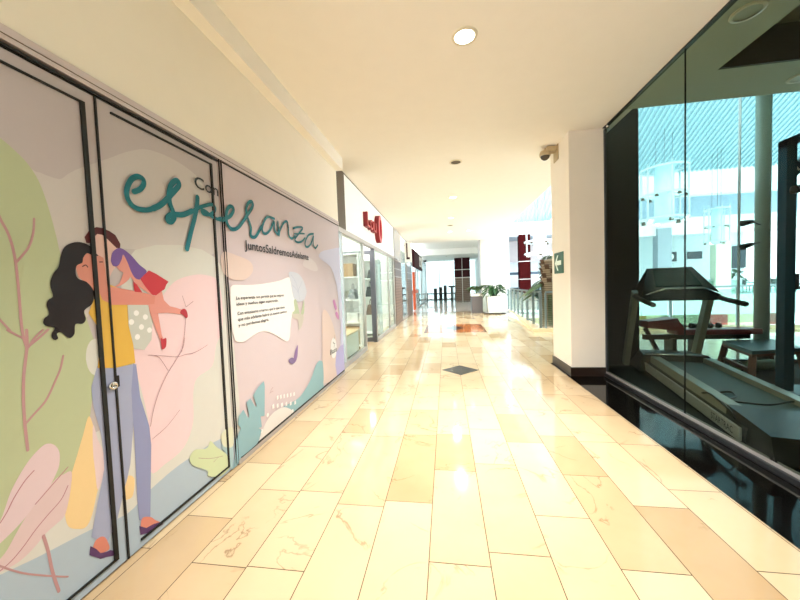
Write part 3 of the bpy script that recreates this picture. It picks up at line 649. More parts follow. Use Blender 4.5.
# shelving inside the shop
sw = mat('shelf_white', '#ececea', .4); kraft = mat('tan_leather', '#a9824f', .5); brownl = mat('brown_leather', '#5e4330', .5); blackl = mat('black_leather', '#17171a', .4)
beigel = mat('beige_board', '#d8c19a', .6); greyl = mat('grey_fabric', '#8f9499', .7); teall = mat('teal_fabric', '#3c7f86', .6)
def shelving(loc, label, n=5, w=.95, d=.4, h=2.2):
    t = thing('shelving_unit', label, 'shelf', loc, -PI/2, 'shop shelving units')
    for y in (0, w-.03): MB().box(-d, 0, y, y+.03, 0, h, sw).build('side_panel', None, t)
    MB().box(-d, -d+.015, .03, w-.03, 0, h, sw).build('back_panel', None, t)
    for i in range(n): 
        z = .06+i*(h-.1)/(n-1); MB().box(-d+.015, 0, .03, w-.03, z, z+.03, sw).build('shelf', None, t)
    return [.09+i*(h-.1)/(n-1) for i in range(n)]
lv = shelving((-2.9, 7.1, 0), 'white shelving unit behind the first shop window')
shelving((-2.85, 9.0, 0), 'white shelving unit past the open shop door')
def handbag(loc, m, label, s=1.):
    t = thing('handbag', label, 'handbag', loc, 0, 'goods on the shop shelves')
    MB().hexa([(-.09*s, -.17*s, 0), (.09*s, -.17*s, 0), (.09*s, .17*s, 0), (-.09*s, .17*s, 0)], [(-.04*s, -.13*s, .24*s), (.04*s, -.13*s, .24*s), (.04*s, .13*s, .24*s), (-.04*s, .13*s, .24*s)], m).build('body', None, t)
    MB().tube([(0, -.08*s, .23*s), (0, -.07*s, .33*s), (0, 0, .37*s), (0, .07*s, .33*s), (0, .08*s, .23*s)], .01*s, m, 6).build('strap', None, t)
def carton(loc, m, label, w=.3, d=.3, h=.25):
    t = thing('carton', label, 'box', loc, 0, 'goods on the shop shelves')
    MB().box(-d/2, d/2, -w/2, w/2, 0, h-.05, m, .005).build('body', None, t); MB().box(-d/2-.006, d/2+.006, -w/2-.006, w/2+.006, h-.05, h, m, .004).build('lid', None, t)
A, B = 7.28, 9.18
carton((-2.3, A, lv[3]), kraft, 'tan box on the fourth shelf of the unit behind the first window', .3, .42, .3)
handbag((-2.75, A, lv[3]), brownl, 'brown handbag beside the tan box on the fourth shelf')
carton((-2.2, A, lv[0]), beigel, 'beige box on the bottom shelf behind the first window', .3, .34, .4)
carton((-2.62, A, lv[0]), kraft, 'tan box on the bottom shelf behind the first window', .3, .34, .34)
carton((-2.15, A, lv[1]), sw, 'white box on the second shelf behind the first window', .3, .26, .22)
handbag((-2.55, A, lv[1]), teall, 'teal handbag on the second shelf behind the first window')
handbag((-2.15, A, lv[2]), greyl, 'grey handbag on the middle shelf behind the first window')
carton((-2.6, A, lv[2]), beigel, 'beige box on the middle shelf behind the first window', .28, .32, .22)
handbag((-2.15, B, lv[3]), blackl, 'black handbag on the fourth shelf past the open door')
carton((-2.55, B, lv[3]), kraft, 'tan box on the fourth shelf past the open door', .25, .3, .3)
handbag((-2.2, B, lv[2]), blackl, 'black handbag on the middle shelf past the open door', 1.2)
handbag((-2.65, B, lv[2]), greyl, 'grey handbag on the middle shelf past the open door')
handbag((-2.2, B, lv[1]), brownl, 'brown handbag on the second shelf past the open door', 1.2)
ct = thing('display_table', 'low white display table with a beige top inside the first window', 'table', (-2.0, 6.1, 0))
MB().box(-.14, .14, -.45, .45, .1, .5, sw).build('body', None, ct); MB().box(-.15, .15, -.47, .47, .5, .53, beigel).build('top', None, ct); MB().box(-.12, .12, -.42, .42, 0, .1, alumd).build('base', None, ct)
mq = thing('garment_rack', 'chrome rack of black and dark clothes deep inside the shop behind the first window', 'rack', (-3.4, 6.3, 0))
MB().tube([(0, -.3, 0), (0, -.3, 1.5), (0, .3, 1.5), (0, .3, 0)], .015, chrome).build('frame', None, mq)
for i, (m, l) in enumerate(((blackl, .7), (greyl, .8), (blackl, .6), (brownl, .75))):
    y = -.22+i*.14
    MB().hexa([(-.2, y-.03, 1.42-l), (.2, y-.03, 1.42-l), (.2, y+.03, 1.42-l), (-.2, y+.03, 1.42-l)], [(-.12, y-.02, 1.46), (.12, y-.02, 1.46), (.12, y+.02, 1.46), (-.12, y+.02, 1.46)], m).build('garment', None, mq)

# farther shop fronts
stone = striped('brown_stone_cladding', '#7d6558', '#5d463c', 3., .4, 'Z'); greyp = mat('grey_glass_panel', '#b6b6bb', .15, .2); maroonp = mat('maroon_panel', '#3e1a1f', .7, spec=.15)
def clad(name, y0, y1, x0=XS-.35, x1=XS+.02, upper=greyp):
    p = MB().box(x0, x1, y0, y1, 0, 1.75, stone).build(name, None); tag(p, kind='structure')
    MB().box(x0, x1-.005, y0, y1, 1.75, 2.35, mat('brown_panel', '#55403c', .3)).build('middle_panel', None, p)
    MB().box(x0, x1, y0, y1, 2.35, 3.49, upper).build('upper_panel', None, p)
    for z in (1.74, 2.03, 2.34): MB().box(x0, x1+.008, y0, y1, z, z+.03, alum).build('joint', None, p)
    return p
clad('pillar_shop', 11.3, 12.9)
clad('pillar_shop_far', 14.9, 16.9)
shop_window('window_5', 12.95, 14.85, 2.9, 'narrow shop window between the two brown stone pillars', ())
sbox('wall_shop_fascia_far', XS-.12, XS, 12.9, 14.9, 2.9, 3.49, shopw)
sbox('wall_shop_fascia_end', XS-.12, XS, 16.9, 31., 3.3, 3.49, shopw)
sbox('wall_shop_inner', -4.1, -4., 11.3, 31., 0, 3.4, shopw)
sbox('ceiling_shop_far', -4., XS-.12, 11.3, 31., 3.3, 3.4, shopw)
bs = thing('blade_sign', 'white hanging shop sign with a dark purple mark between the stone pillars', 'sign', (XS, 14.2, 2.4))
MB().box(.02, .32, -.05, .05, .05, .95, whitem, .01).build('panel', None, bs)
MB().box(.1, .16, -.056, -.05, .25, .9, maroonp).box(.1, .25, -.056, -.05, .18, .27, maroonp).build('mark', None, bs)
for z in (.2, .8): MB().tube([(0, 0, z), (.03, 0, z)], .02, alumd).build('bracket', None, bs)
ds = thing('shop_signboard', 'dark maroon shop signboard with a white emblem beyond the white blade sign', 'sign', (XS+.01, 17.4, 2.45))
MB().box(0, .12, 0, 6., 0, .95, maroonp).build('panel', None, ds)
MB().box(.12, .13, 3.4, 5., .2, .85, whitem).build('emblem', None, ds)
MB().box(.13, .135, 3.7, 4.2, .3, .6, maroonp).build('mark', None, ds); MB().box(.12, .13, 5.2, 5.9, .15, .9, whitem).build('white_end', None, ds)
orange = mat('orange_red_lacquer', '#c4501f', .4)
op = thing('door_surround', 'orange red upright post with a crossbar below the dark maroon signboard', 'shop entrance', (XS, 18.3, 0))
MB().box(-.1, .03, -.0, .35, .02, 2.2, orange).build('post', None, op); MB().box(-.04, .0, -1.2, 2.4, .95, 1.15, orange).build('crossbar', None, op)
MB().box(-.06, .0, -1.25, -1.15, 0, 2.4, alumd).build('jamb', None, op)
shop_window('window_6', 19.6, 24., 2.45, 'shop window beyond the orange post', (21.,))
w7 = shop_window('window_7', 24.1, 30., 3.3, 'far grey framed shop window near the end of the hall', (25.5, 27., 28.5))
cam = thing('wall_camera', 'small dark camera on the last shop front at the hall end', 'camera', (XS, 27., 3.35))
MB().box(0, .25, -.2, .2, .0, .14, blackl, .02).build('body', None, cam); MB().tube([(0, 0, .1), (.2, 0, .16)], .03, alumd).build('bracket', None, cam)

# ------------------------------------------------------------------ things on the pillar and the ceiling
ex = thing('exit_sign', 'green exit sign with white left arrow on the white pillar', 'sign', (1.78, 5.4, 1.68))
gr = mat('green_sign', '#0a4f31', .4)
MB().box(-.012, 0, -.2, .2, -.165, .165, gr, .003).build('plate', None, ex)
aw = mat('sign_white', '#e8f4ec', .5)
def exq(pts): return [(-p[0], p[1]) for p in pts]
MB().prism([(.16, 0), (.05, .12), (.0, .12), (.075, .035), (-.12, .035), (-.12, -.035), (.075, -.035), (.0, -.12), (.05, -.12)], 'x', -.0145, -.012, aw).build('arrow', None, ex)
sc = thing('security_camera', 'beige dome camera on a bracket at the top of the white pillar', 'camera', (1.78, 5.45, 3.4))
beige = mat('beige_plastic', '#b9a684', .5); dome = mat('smoked_dome', '#4a4338', .1)
MB().box(-.015, 0, -.1, .1, -.12, .12, beige, .004).build('mount_plate', None, sc)
MB().box(-.16, -.015, -.07, .07, .02, .1, beige, .012).tube([(-.1, 0, .06), (-.16, 0, .07), (-.17, 0, .02)], .03, beige).build('bracket', None, sc)
MB().lathe([(.001, .05), (.07, .045), (.085, .0), (.08, -.03), (.001, -.03)], beige, (-.17, 0, .0)).build('housing', None, sc)
MB().lathe([(.07, 0), (.06, -.035), (.03, -.06), (.0, -.068)], dome, (-.17, 0, -.028)).build('dome', None, sc)
tr = mat('fixture_trim', '#e6dcc8', .4); dk = mat('dark_speaker_mesh', '#5b4f40', .6); 
def downlight(y, x, lit, label, z=CZ, energy=60, r=.085, spread=135, col=(1., .965, .9)):
    t = thing('ceiling_light', label, 'ceiling light', (x, y, z), 0, 'round fixtures along the corridor ceiling')
    MB().lathe([(r, 0), (r+.025, 0), (r+.022, -.008), (r, -.01)], tr).build('trim_ring', None, t)
    MB().lathe([(0, -.003), (r, -.004)], emis('lamp_glow', '#fff0cc', 14.) if lit else dk).build('lens' if lit else 'grille', None, t)
    if lit and energy:
        ld = bpy.data.lights.new('lamp', 'AREA'); ld.shape = 'DISK'; ld.size = r*1.9; ld.energy = energy; ld.color = col; ld.spread = math.radians(spread)
        lo = bpy.data.objects.new('lamp', ld); COL.objects.link(lo); lo.parent = t; lo.location = (0, 0, -.015)
DL = LIGHTS['down']
downlight(2.89, .22, True, 'brightly lit round downlight nearest the hoarding end of the corridor', energy=DL, spread=108)
downlight(5.73, .23, False, 'dark unlit round ceiling fixture just past the lit downlight')
downlight(8.0, .23, True, 'small lit downlight above the floor before the orange inlay', energy=LIGHTS['far'])
downlight(10.4, .22, True, 'small lit downlight above the orange floor inlay', energy=LIGHTS['far'])
downlight(11.7, .22, False, 'dark round ceiling fixture beyond the orange floor inlay')
downlight(13.1, .22, True, 'lit downlight before the ceiling recess, above the middle of the floor', energy=LIGHTS['far'])
downlight(13.1, .95, True, 'lit downlight before the ceiling recess, closer to the atrium', energy=LIGHTS['far'])
downlight(20., .2, True, 'lit downlight inside the far ceiling recess', z=4.05, energy=LIGHTS['far']*.5)
downlight(25.5, .1, False, 'dark round fixture on the farthest ceiling', z=3.62)
for y in (-3.4, -.3): downlight(y, .22, True, 'added fill downlight behind the viewpoint, out of view', energy=LIGHTS['behind'])  # added unseen lamps, fill light for the near corridor
gt = mat('frosted_lens', '#b9b9a8', .4)
def gymlight(x, y, label):
    t = thing('gym_downlight', label, 'ceiling light', (x, y, CZ-.01), 0, 'gym ceiling fixtures')
    MB().lathe([(.085, 0), (.112, 0), (.108, -.01), (.085, -.012)], tr).build('trim_ring', None, t); MB().lathe([(0, -.004), (.085, -.005)], gt).build('lens', None, t)
gymlight(2.46, 3.05, 'large round ceiling fixture close behind the gym glass')
gymlight(3.86, 4.15, 'round ceiling fixture above the gym window, past the dark recess')

# ------------------------------------------------------------------ end hall
sbox('wall_column', 1.74, 2.92, 16.4, 17.2, 0, 4.4, wallm)
MB().box(1.70, 1.74, 16.38, 17.2, 0, 3.6, alum).build('trim', None, bpy.data.objects['wall_column'])
sbox('wall_right', 2.75, 2.92, 17.2, 31., 0, 4.4, whitem)
hc = MB().box(.78, 2.02, 27.6, 28.6, 0, 1.95, striped('brown_marble_cladding', '#8f7a6c', '#6a5347', 2., .3, 'Z')).build('column', None); tag(hc, kind='structure')
MB().box(.77, 2.03, 27.58, 28.6, 1.95, 3.62, maroonp).build('upper_panel', None, hc)
for z in (1.93, 2.6): MB().box(.76, 2.04, 27.56, 28.6, z, z+.06, whitem).build('joint', None, hc)
MB().box(1.36, 1.4, 27.56, 27.6, 0, 3.6, whitem).build('joint', None, hc)
w8 = MB().box(-6., 3., 30.9, 31., 0, .08, alum).build('window_8', None); tag(w8, 'wide bright glazing closing the far end of the hall', 'window', kind='structure')
for x in (-1.9, -.6, .7): MB().box(x-.03, x+.03, 30.9, 31., .08, 3.6, mat('pale_mullion', '#dfe6e6', .4)).build('mullion', None, w8)
MB().box(-6., 2.75, 30.94, 30.95, .08, 3.6, glass('end_glass', '#b6c0c0', .6)).build('pane', None, w8)
sbox('outside_terrace', -12., 12., 31., 60., -.3, -.05, mat('pale_paving', '#e8e8e4', .7))
dkm = mat('dark_rail_metal', '#2c2a2c', .4, .4)
br = thing('barrier_rail', 'dark metal barrier rail on posts across the end of the hall', 'railing', (-.3, 29.4, 0))
MB().tube([(-1.4, 0, .62), (1.1, 0, .62)], .05, dkm).build('rail', None, br)
for x in (-1.4, -.15, 1.1): MB().box(x-.04, x+.04, -.04, .04, 0, .7, dkm).build('post', None, br)
grn = mat('dark_olive_paint', '#4c5148', .5)
def turnstile(x, y, m, label, h=1.1):
    t = thing('turnstile', label, 'turnstile', (x, y, 0), 0, 'turnstile cabinets by the end window')
    MB().box(-.14, .14, -.5, .5, 0, h-.06, m, .01).build('cabinet', None, t); MB().box(-.15, .15, -.52, .52, h-.06, h, blackl, .01).build('top', None, t)
    MB().tube([(.14, -.2, h-.25), (.24, -.2, h-.28)], .025, chrome, 8).build('arm', None, t)
turnstile(-.98, 30.05, grn, 'olive turnstile cabinet at the far end of the hall, nearest the shop fronts'); turnstile(-.5, 30.05, blackl, 'black turnstile cabinet behind the barrier rail beside the olive one', 1.2)
turnstile(-.08, 30.05, blackl, 'tallest black turnstile cabinet, next to the teal counter table', 1.35)
kk = thing('kiosk_table', 'teal topped high counter table in front of the end window', 'table', (.72, 29.9, 0))
MB().box(-.5, .6, -.3, .3, 1.15, 1.3, mat('dark_teal_top', '#3c5252', .5)).build('top', None, kk)
for x in (-.2, .35): MB().box(x-.1, x+.1, -.1, .1, 0, 1.15, grn).build('leg', None, kk)

# plants
leafm = mat('leaf_green', '#24491f', .5, var=.45, scale=5); leafp = mat('palm_green', '#42592f', .5, var=.3)
potw = mat('white_glazed_pot', '#eeece6', .35); soil = mat('potting_soil', '#2d2119', .9, var=.3, scale=40)
def blade(mb, base, ang, L, W, rise, droop, m, n=7):
    """Curved leaf blade with a folded midrib."""
    d = Vector((math.cos(ang), math.sin(ang), 0)); side = Vector((-d.y, d.x, 0)); pv = None
    for i in range(n+1):
        t = i/n
        c = Vector(base)+d*L*t+Vector((0, 0, rise*t-droop*t*t))
        w = W*math.sin(PI*(.06+.94*t)**.8)*.5 if t < 1 else .0
        cur = (c+side*w+Vector((0, 0, w*.35)), c, c-side*w+Vector((0, 0, w*.35)))
        if pv:
            mb.face([pv[0], cur[0], cur[1], pv[1]], m, True); mb.face([pv[1], cur[1], cur[2], pv[2]], m, True)
        pv = cur
def broad_plant(loc, label, s=1., seed=3, pot=(.42, .95), group=None, n=26):
    rnd = random.Random(seed)
    t = thing('potted_plant', label, 'plant', loc, 0, group)
    w, h = pot
    MB().hexa([(-w*.85, -w*.85, 0), (w*.85, -w*.85, 0), (w*.85, w*.85, 0), (-w*.85, w*.85, 0)], [(-w, -w, h), (w, -w, h), (w, w, h), (-w, w, h)], potw).build('pot', None, t)
    MB().box(-w*.9, w*.9, -w*.9, w*.9, h-.02, h+.01, soil).build('soil', None, t)
    mb = MB(); st = MB()
    for i in range(n):
        a = i*2.4+rnd.uniform(-.3, .3); e = .35+.9*(i/n)
        b = Vector((.08*math.cos(a), .08*math.sin(a), h)); tip = b+Vector((math.cos(a)*.25*s*(1.3-i/n), math.sin(a)*.25*s*(1.3-i/n), e*.62*s))
        st.tube([b, (b+tip)/2+Vector((0, 0, .05)), tip], .012, leafm, 5)
        blade(mb, tip, a, rnd.uniform(.5, .75)*s, .3*s, rnd.uniform(.05, .3)*s, rnd.uniform(.25, .6)*s, leafm)
    mb.build('foliage', None, t, fix=False); st.build('stems', None, t)
def frond(mb, base, ang, L, rise, droop, m, nl=18, lw=.035, ll=.35):
    d = Vector((math.cos(ang), math.sin(ang), 0)); side = Vector((-d.y, d.x, 0)); P = []
    for i in range(nl+1):
        t = i/nl; P.append(Vector(base)+d*L*t+Vector((0, 0, rise*t-droop*t*t)))
    mb.tube(P[::3]+[P[-1]], .012, m, 5)
    for i in range(3, nl+1):
        l = ll*math.sin(PI*(.12+.85*i/nl)); f = (P[i]-P[i-1]).normalized()
        for sg in (1, -1):
            q = P[i]+(side*sg+f*.5).normalized()*l-Vector((0, 0, l*.35)); mid = (P[i]+q)/2+Vector((0, 0, l*.08))
            mb.face([P[i], mid+f*lw, q, mid-f*lw], m, True)
broad_plant((2.18, 15.3, .06), 'broad-leaved green plant in a white square pot before the white column wall', 0.64, 3, (.34, .74), None, 44)
ps = thing('plant_plinth', 'low dark slab under the white plant pot beside the railing', 'plinth', (2.3, 15.4, 0))
MB().box(-.56, .62, -.5, .42, 0, .05, mat('dark_slab', '#2b2723', .3)).build('slab', None, ps); MB().box(-.57, .63, -.51, .43, .05, .06, alum).build('edge_band', None, ps)
gp = thing('planter', 'tall grey rectangular planter with a white rim and a small palm', 'planter', (1.46, 15.95, 0))
MB().box(-.27, .25, -.3, .25, 0, .8, mat('grey_planter', '#6a676b', .5), .01).build('box', None, gp); MB().box(-.3, .3, -.33, .3, .8, .93, potw, .01).build('rim', None, gp)
mb = MB(); rnd = random.Random(5)
for i in range(9): frond(mb, (0, 0, .93), i*2.4, rnd.uniform(.35, .55), 1.0, rnd.uniform(.6, .95), leafp, 14, .03, .24)
mb.build('palm_leaves', None, gp, fix=False)
# ------------------------------------------------------------------ gym equipment
grey1 = mat('silver_plastic', '#8d8b80', .4, .3); grey2 = mat('dark_grey_plastic', '#2b2b2a', .45); beltm = mat('treadmill_belt', '#3b4a48', .55, var=.15, scale=120)
scr = mat('console_screen', '#1c3436', .15); padr = mat('red_vinyl', '#7c2a30', .4); navy = mat('navy_steel', '#1b4a60', .35, .3); wood = mat('reddish_wood', '#6b3f34', .45, var=.2)
tm = thing('treadmill', 'grey treadmill with a dark console right behind the gym glass', 'treadmill', (2.31, 2.88, 0), -math.atan2(.235, .97))
# local frame: x to the right of the belt, y forward
MB().hexa([(0, 0, .05), (.78, 0, .05), (.78, 2.35, .05), (0, 2.35, .05)], [(.03, 0, .17), (.75, 0, .17), (.75, 2.35, .19), (.03, 2.35, .19)], grey2).build('frame', None, tm)
MB().box(.14, .64, .12, 2.2, .17, .215, beltm, .01).build('belt', None, tm)
for x in (.03, .62): MB().hexa([(x, .3, .17), (x+.13, .3, .17), (x+.13, 2.2, .18), (x, 2.2, .18)], [(x+.01, .3, .26), (x+.12, .3, .25), (x+.12, 2.2, .27), (x+.01, 2.2, .28)], grey1).build('side_rail', None, tm)
pl = MB().box(-.02, .0, .0, 2.3, .06, .17, alum, .004).build('side_plate', None, tm)
mb = MB()
for t in text_tris('STARTRAC', .34, .06): mb.face([(-.0212, .42-p[0], .085+p[1]) for p in t], blackl)
mb.build('lettering', None, pl, fix=False)
MB().hexa([(.02, -.34, .05), (.8, -.34, .05), (.8, .3, .05), (.02, .3, .05)], [(.04, -.25, .22), (.76, -.25, .22), (.76, .3, .24), (.04, .3, .26)], mat('black_plastic', '#14120f', .35)).build('rear_cover', None, tm)
MB().hexa([(-.1, 2.2, .05), (.78, 2.2, .05), (.76, 2.72, .05), (-.1, 2.72, .05)], [(-.02, 2.3, .28), (.74, 2.3, .28), (.7, 2.66, .28), (.02, 2.66, .28)], grey2).build('motor_hood', None, tm)
MB().tube([(.0, 2.3, .28), (.37, 2.25, .3), (.72, 2.3, .28)], .015, chrome, 8).build('hood_trim', None, tm)
for x in (-.16, .68): MB().bar((x, 2.64, .06), (x+.02, 2.2, 1.2), .07, .12, grey1, (0, 1, .3)).build('upright', None, tm)
MB().hexa([(-.17, 1.95, 1.08), (.74, 1.95, 1.08), (.72, 2.45, 1.12), (-.14, 2.45, 1.12)], [(-.1, 2.0, 1.22), (.68, 2.0, 1.22), (.56, 2.36, 1.53), (.04, 2.36, 1.53)], mat('console_body', '#181a1a', .4)).build('console', None, tm)
MB().hexa([(.05, 2.05, 1.26), (.55, 2.05, 1.26), (.5, 2.32, 1.5), (.1, 2.32, 1.5)], [(.05, 2.04, 1.275), (.55, 2.04, 1.275), (.5, 2.31, 1.515), (.1, 2.31, 1.515)], scr).build('screen', None, tm)
for x in (-.15, .7): MB().tube([(x, 2.2, 1.14), (x, 1.8, 1.09), (x, 1.45, 1.06)], .03, grey2).build('handrail', None, tm)
MB().tube([(-.08, 1.96, 1.16), (.1, 1.88, 1.24), (.5, 1.88, 1.24), (.68, 1.96, 1.16)], .016, chrome, 8).build('grab_bar', None, tm)
cb = MB()
cp = [(2.2, 2.9, .30), (2.24, 3.1, .30), (2.32, 3.27, .29), (2.42, 3.35, .29), (2.46, 3.5, .25), (2.59, 3.55, .23), (2.78, 3.6, .23), (2.72, 3.46, .23), (2.58, 3.36, .232), (2.56, 3.3, .24), (2.66, 3.25, .24), (2.8, 3.22, .24), (3.02, 3.3, .24), (3.14, 3.32, .23), (3.3, 3.36, .12), (3.45, 3.4, .012), (3.9, 3.5, .012)]
cp = [(2.34, 2.98, .20), (2.335, 3.05, .27)]+cp[3:]
cb.tube(spline(cp, 5), .009, blackl, 6)
tag(cb.build('power_cord', None), 'loose black cord lying across the treadmill belt', 'cord')
# round disc lying on the floor behind the treadmill
wp = thing('weight_plate', 'black round disc with a pale rim lying behind the treadmill', 'weight plate', (3.02, 2.18, 0))
MB().lathe([(0, .0), (.26, 0), (.28, .03), (.26, .06), (.06, .05), (.0, .05)], blackl).build('disc', None, wp)
MB().lathe([(.235, .058), (.262, .06), (.272, .05)], chrome, n=40).build('rim', None, wp)
# stretching table
st = thing('stretching_table', 'low padded table on splayed reddish wooden legs near the gym window', 'table', (4.35, 5.15, 0))
c = [Vector(p)-Vector((4.35, 5.15)) for p in ((3.85, 4.67), (4.6, 4.85), (4.85, 5.58), (4.09, 5.45))]
MB().hexa([(*p, .33) for p in c], [(*p, .365) for p in c], wood).build('frame', None, st)
MB().hexa([(*(p*.98), .365) for p in c], [(*(p*.98), .41) for p in c], mat('teal_vinyl', '#3a5b62', .4)).build('pad', None, st)
for p in c: MB().bar((p.x*.9, p.y*.9, .34), (p.x*1.06, p.y*1.06, 0), .07, .07, wood).build('leg', None, st)
MB().bar((c[0].x*.95, c[0].y*.95, .14), (c[3].x*.95, c[3].y*.95, .14), .04, .05, wood).build('stretcher', None, st)
mt = thing('rolled_mat', 'pale green rolled mat stored under the low wooden table', 'mat', (4.35, 5.22, 0.08))
MB().tube([(-.3, -.05, 0), (.3, .1, 0)], .075, mat('pale_green_foam', '#7d8f74', .8), 14).build('roll', None, mt); MB().tube([(-.28, -.045, 0), (-.24, -.035, 0)], .079, blackl, 14).build('strap', None, mt)
# weight bench with red pads
wb = thing('weight_bench', 'dark red padded weight bench behind the treadmill uprights', 'weight bench', (3.68, 5.56, 0))
MB().box(-.2, .95, -.13, .13, .5, .58, padr, .02).build('seat_pad', None, wb)
MB().hexa([(-.62, -.13, .62), (-.62, .13, .62), (-.08, .13, .56), (-.08, -.13, .56)], [(-.6, -.13, .72), (-.6, .13, .72), (-.2, .13, .76), (-.2, -.13, .76)], padr).build('back_pad', None, wb)
MB().box(-.6, .85, -.04, .04, .42, .5, grey2).build('frame', None, wb)
for x in (-.22, .12): MB().box(x-.03, x+.03, -.1, .1, 0, .44, grey2).build('leg', None, wb)
MB().bar((-.58, 0, .6), (-.3, 0, .02), .05, .05, grey2, (0, 1, 0)).build('brace', None, wb)
for i, (x, w, lab) in enumerate(((3.56, .26, 'larger black dumbbell lying on the red bench, nearer the console'), (3.95, .16, 'smaller black dumbbell lying on the red bench, farther from the console'))):
    t = thing('dumbbell', lab, 'dumbbell', (x+.12, 5.56, .625), 0, 'dumbbells on the red bench')
    MB().tube([(-w/2, 0, 0), (w/2, 0, 0)], .016, chrome, 8).build('handle', None, t)
    for s in (-1, 1): MB().tube([(s*w*.22, 0, 0), (s*w*.5, 0, 0)], .042, blackl, 8).build('head', None, t)
# tall cable machine
cm = thing('cable_machine', 'tall navy steel exercise machine post with a lettered sloping arm', 'exercise machine', (3.885, 4.31, 0))
MB().box(-.05, .05, -.05, .05, .02, 2.9, navy).build('post', None, cm)
ar = MB().hexa([(-.05, -.05, 2.8), (-.05, .05, 2.8), (.9, .05, 3.14), (.9, -.05, 3.14)], [(-.05, -.05, 2.9), (-.05, .05, 2.9), (.9, .05, 3.26), (.9, -.05, 3.26)], navy).build('arm', None, cm)
pn = MB().prism([(.05, 2.46), (.05, 2.62), (.5, 3.02), (.64, 3.05)], 'y', -.02, .02, navy).build('gusset', None, cm)
mb = MB()
for t in text_tris('LAT', .34, .085): mb.face([(.09+p[0]*.74-p[1]*.55, -.0215, 2.54+p[0]*.66+p[1]*.74) for p in t], whitem)
mb.build('lettering', None, pn, fix=False)
MB().lathe([(0, -.04), (.035, -.04), (.042, 0), (.035, .04), (0, .04)], blackl, (0, -.088, 2.32), 16).build('pulley', None, cm)
MB().tube([(.05, -.02, 2.36), (.25, -.02, 2.37)], .012, blackl, 8).build('peg', None, cm)
MB().box(.06, .1, -.04, .04, 1.2, 1.38, blackl).tube([(.08, 0, 1.22), (.2, 0, 1.22)], .018, blackl, 8).build('hook', None, cm)
MB().box(-.12, .4, -.2, .2, 0, .03, navy).build('base', None, cm)
sc_ = MB().tube([(4.72, 5.58, 0), (4.72, 5.58, 4.6)], .085, mat('grey_green_steel', '#8b9b94', .4, .0), 20).build('column_round', None); tag(sc_, kind='structure')
for z, dx, lab in ((2.12, -.28, 'small black spotlight on an arm, the upper of two on the round steel column'), (1.86, -.26, 'small black spotlight on an arm, the lower of two on the round steel column')):
    t = thing('spotlight', lab, 'spotlight', (4.64, 5.52, z), 0, 'spotlights on the round column')
    MB().tube([(0, 0, 0), (-.12, -.02, .05 if z > 2 else -.02)], .01, alumd, 6).build('arm', None, t)
    MB().tube([(-.12, -.02, .05 if z > 2 else -.02), (-.26, -.03, .03 if z > 2 else -.06)], [.03, .045], blackl, 10).build('head', None, t)
# ------------------------------------------------------------------ atrium
atw = mat('atrium_white', '#f3f5f5', .6, var=.01); atg = mat('atrium_grey', '#9fa9b4', .6, var=.03); bluegrey = mat('blue_grey_panel', '#9bb0c4', .5)
redc = mat('dark_red_cladding', '#34090a', .9, spec=.05)
kb = MB().prism([(2.35, 9.24), (2.93, 16.4), (3.07, 16.4), (2.66, 9.4), (12., 9.4), (12., 9.24)][::1], 'z', 0, .1, kerbm).build('kerb', None); tag(kb, kind='structure')
rg = glass('railing_glass', '#dfeeea', .8); rpost = mat('railing_steel', '#8d9a9c', .3, .7)
def railing(name, label, a, b, n, h=1.0, z0=.1, gl=rg, w=.035):
    a, b = Vector((*a, 0)), Vector((*b, 0)); t = thing(name, label, 'railing', (a.x, a.y, z0)); d = b-a
    MB().bar((0, 0, h), (d.x, d.y, h), .06, .05, rpost).build('top_rail', None, t)
    u = d.normalized()
    for i in range(n+1):
        p = d*i/n; MB().bar((p.x, p.y, 0), (p.x, p.y, h-.02), w*2.2, w, rpost, (u.x, u.y, 0)).build('post', None, t)
    for i in range(n):
        p, q = d*i/n+u*.06, d*(i+1)/n-u*.06
        MB().bar((p.x, p.y, h*.5), (q.x, q.y, h*.5), .012, h*.86, gl).build('glass_panel', None, t)
    return t
railing('glass_railing', 'glass balustrade along the corridor between the white column wall and the pillar', (2.58, 9.36), (3.0, 16.3), 7)
railing('glass_railing', 'glass balustrade across the atrium opening outside the gym window', (2.7, 9.32), (12., 9.32), 6)
# palm by the railing
pt = thing('palm_tree', 'thick rough palm trunk rising beside the glass balustrade', 'tree', (3.02, 9.85, -4.))
barkm = striped('palm_bark', '#93846e', '#6a5c4a', 5., .9, 'Z')
rnd = random.Random(2); prof = []; z = 0
while z < 6.0:
    prof += [(.262+rnd.uniform(-.012, .012), z), (.245, z+.06)]; z += .085
MB().lathe([(0, 0)]+prof+[(0, z)], barkm, n=18).build('trunk', None, pt)
mb = MB()
for i in range(26):
    a = i*2.4; zz = 5.25+.03*i; q = Vector((math.cos(a), math.sin(a), 0))
    mb.bar(q*.2+Vector((0, 0, zz-.15)), q*.3+Vector((0, 0, zz+.02)), .12, .035, mat('leaf_base_brown', '#4a3320', .8, var=.3))
mb.build('leaf_bases', None, pt)
mb = MB()
for i in range(6): frond(mb, (0, 0, 6.0+.02*i), i*.5-.9, rnd.uniform(.7, 1.1), .5, rnd.uniform(.6, 1.6), leafp, 18, .04, .3)
for i, a in enumerate((2.4, 3.0, 3.6, 1.9)): frond(mb, (-.1, .15, 5.15+.1*i), a, .75, .1, .45, leafp, 16, .05, .2)
mb.build('fronds', None, pt, fix=False)

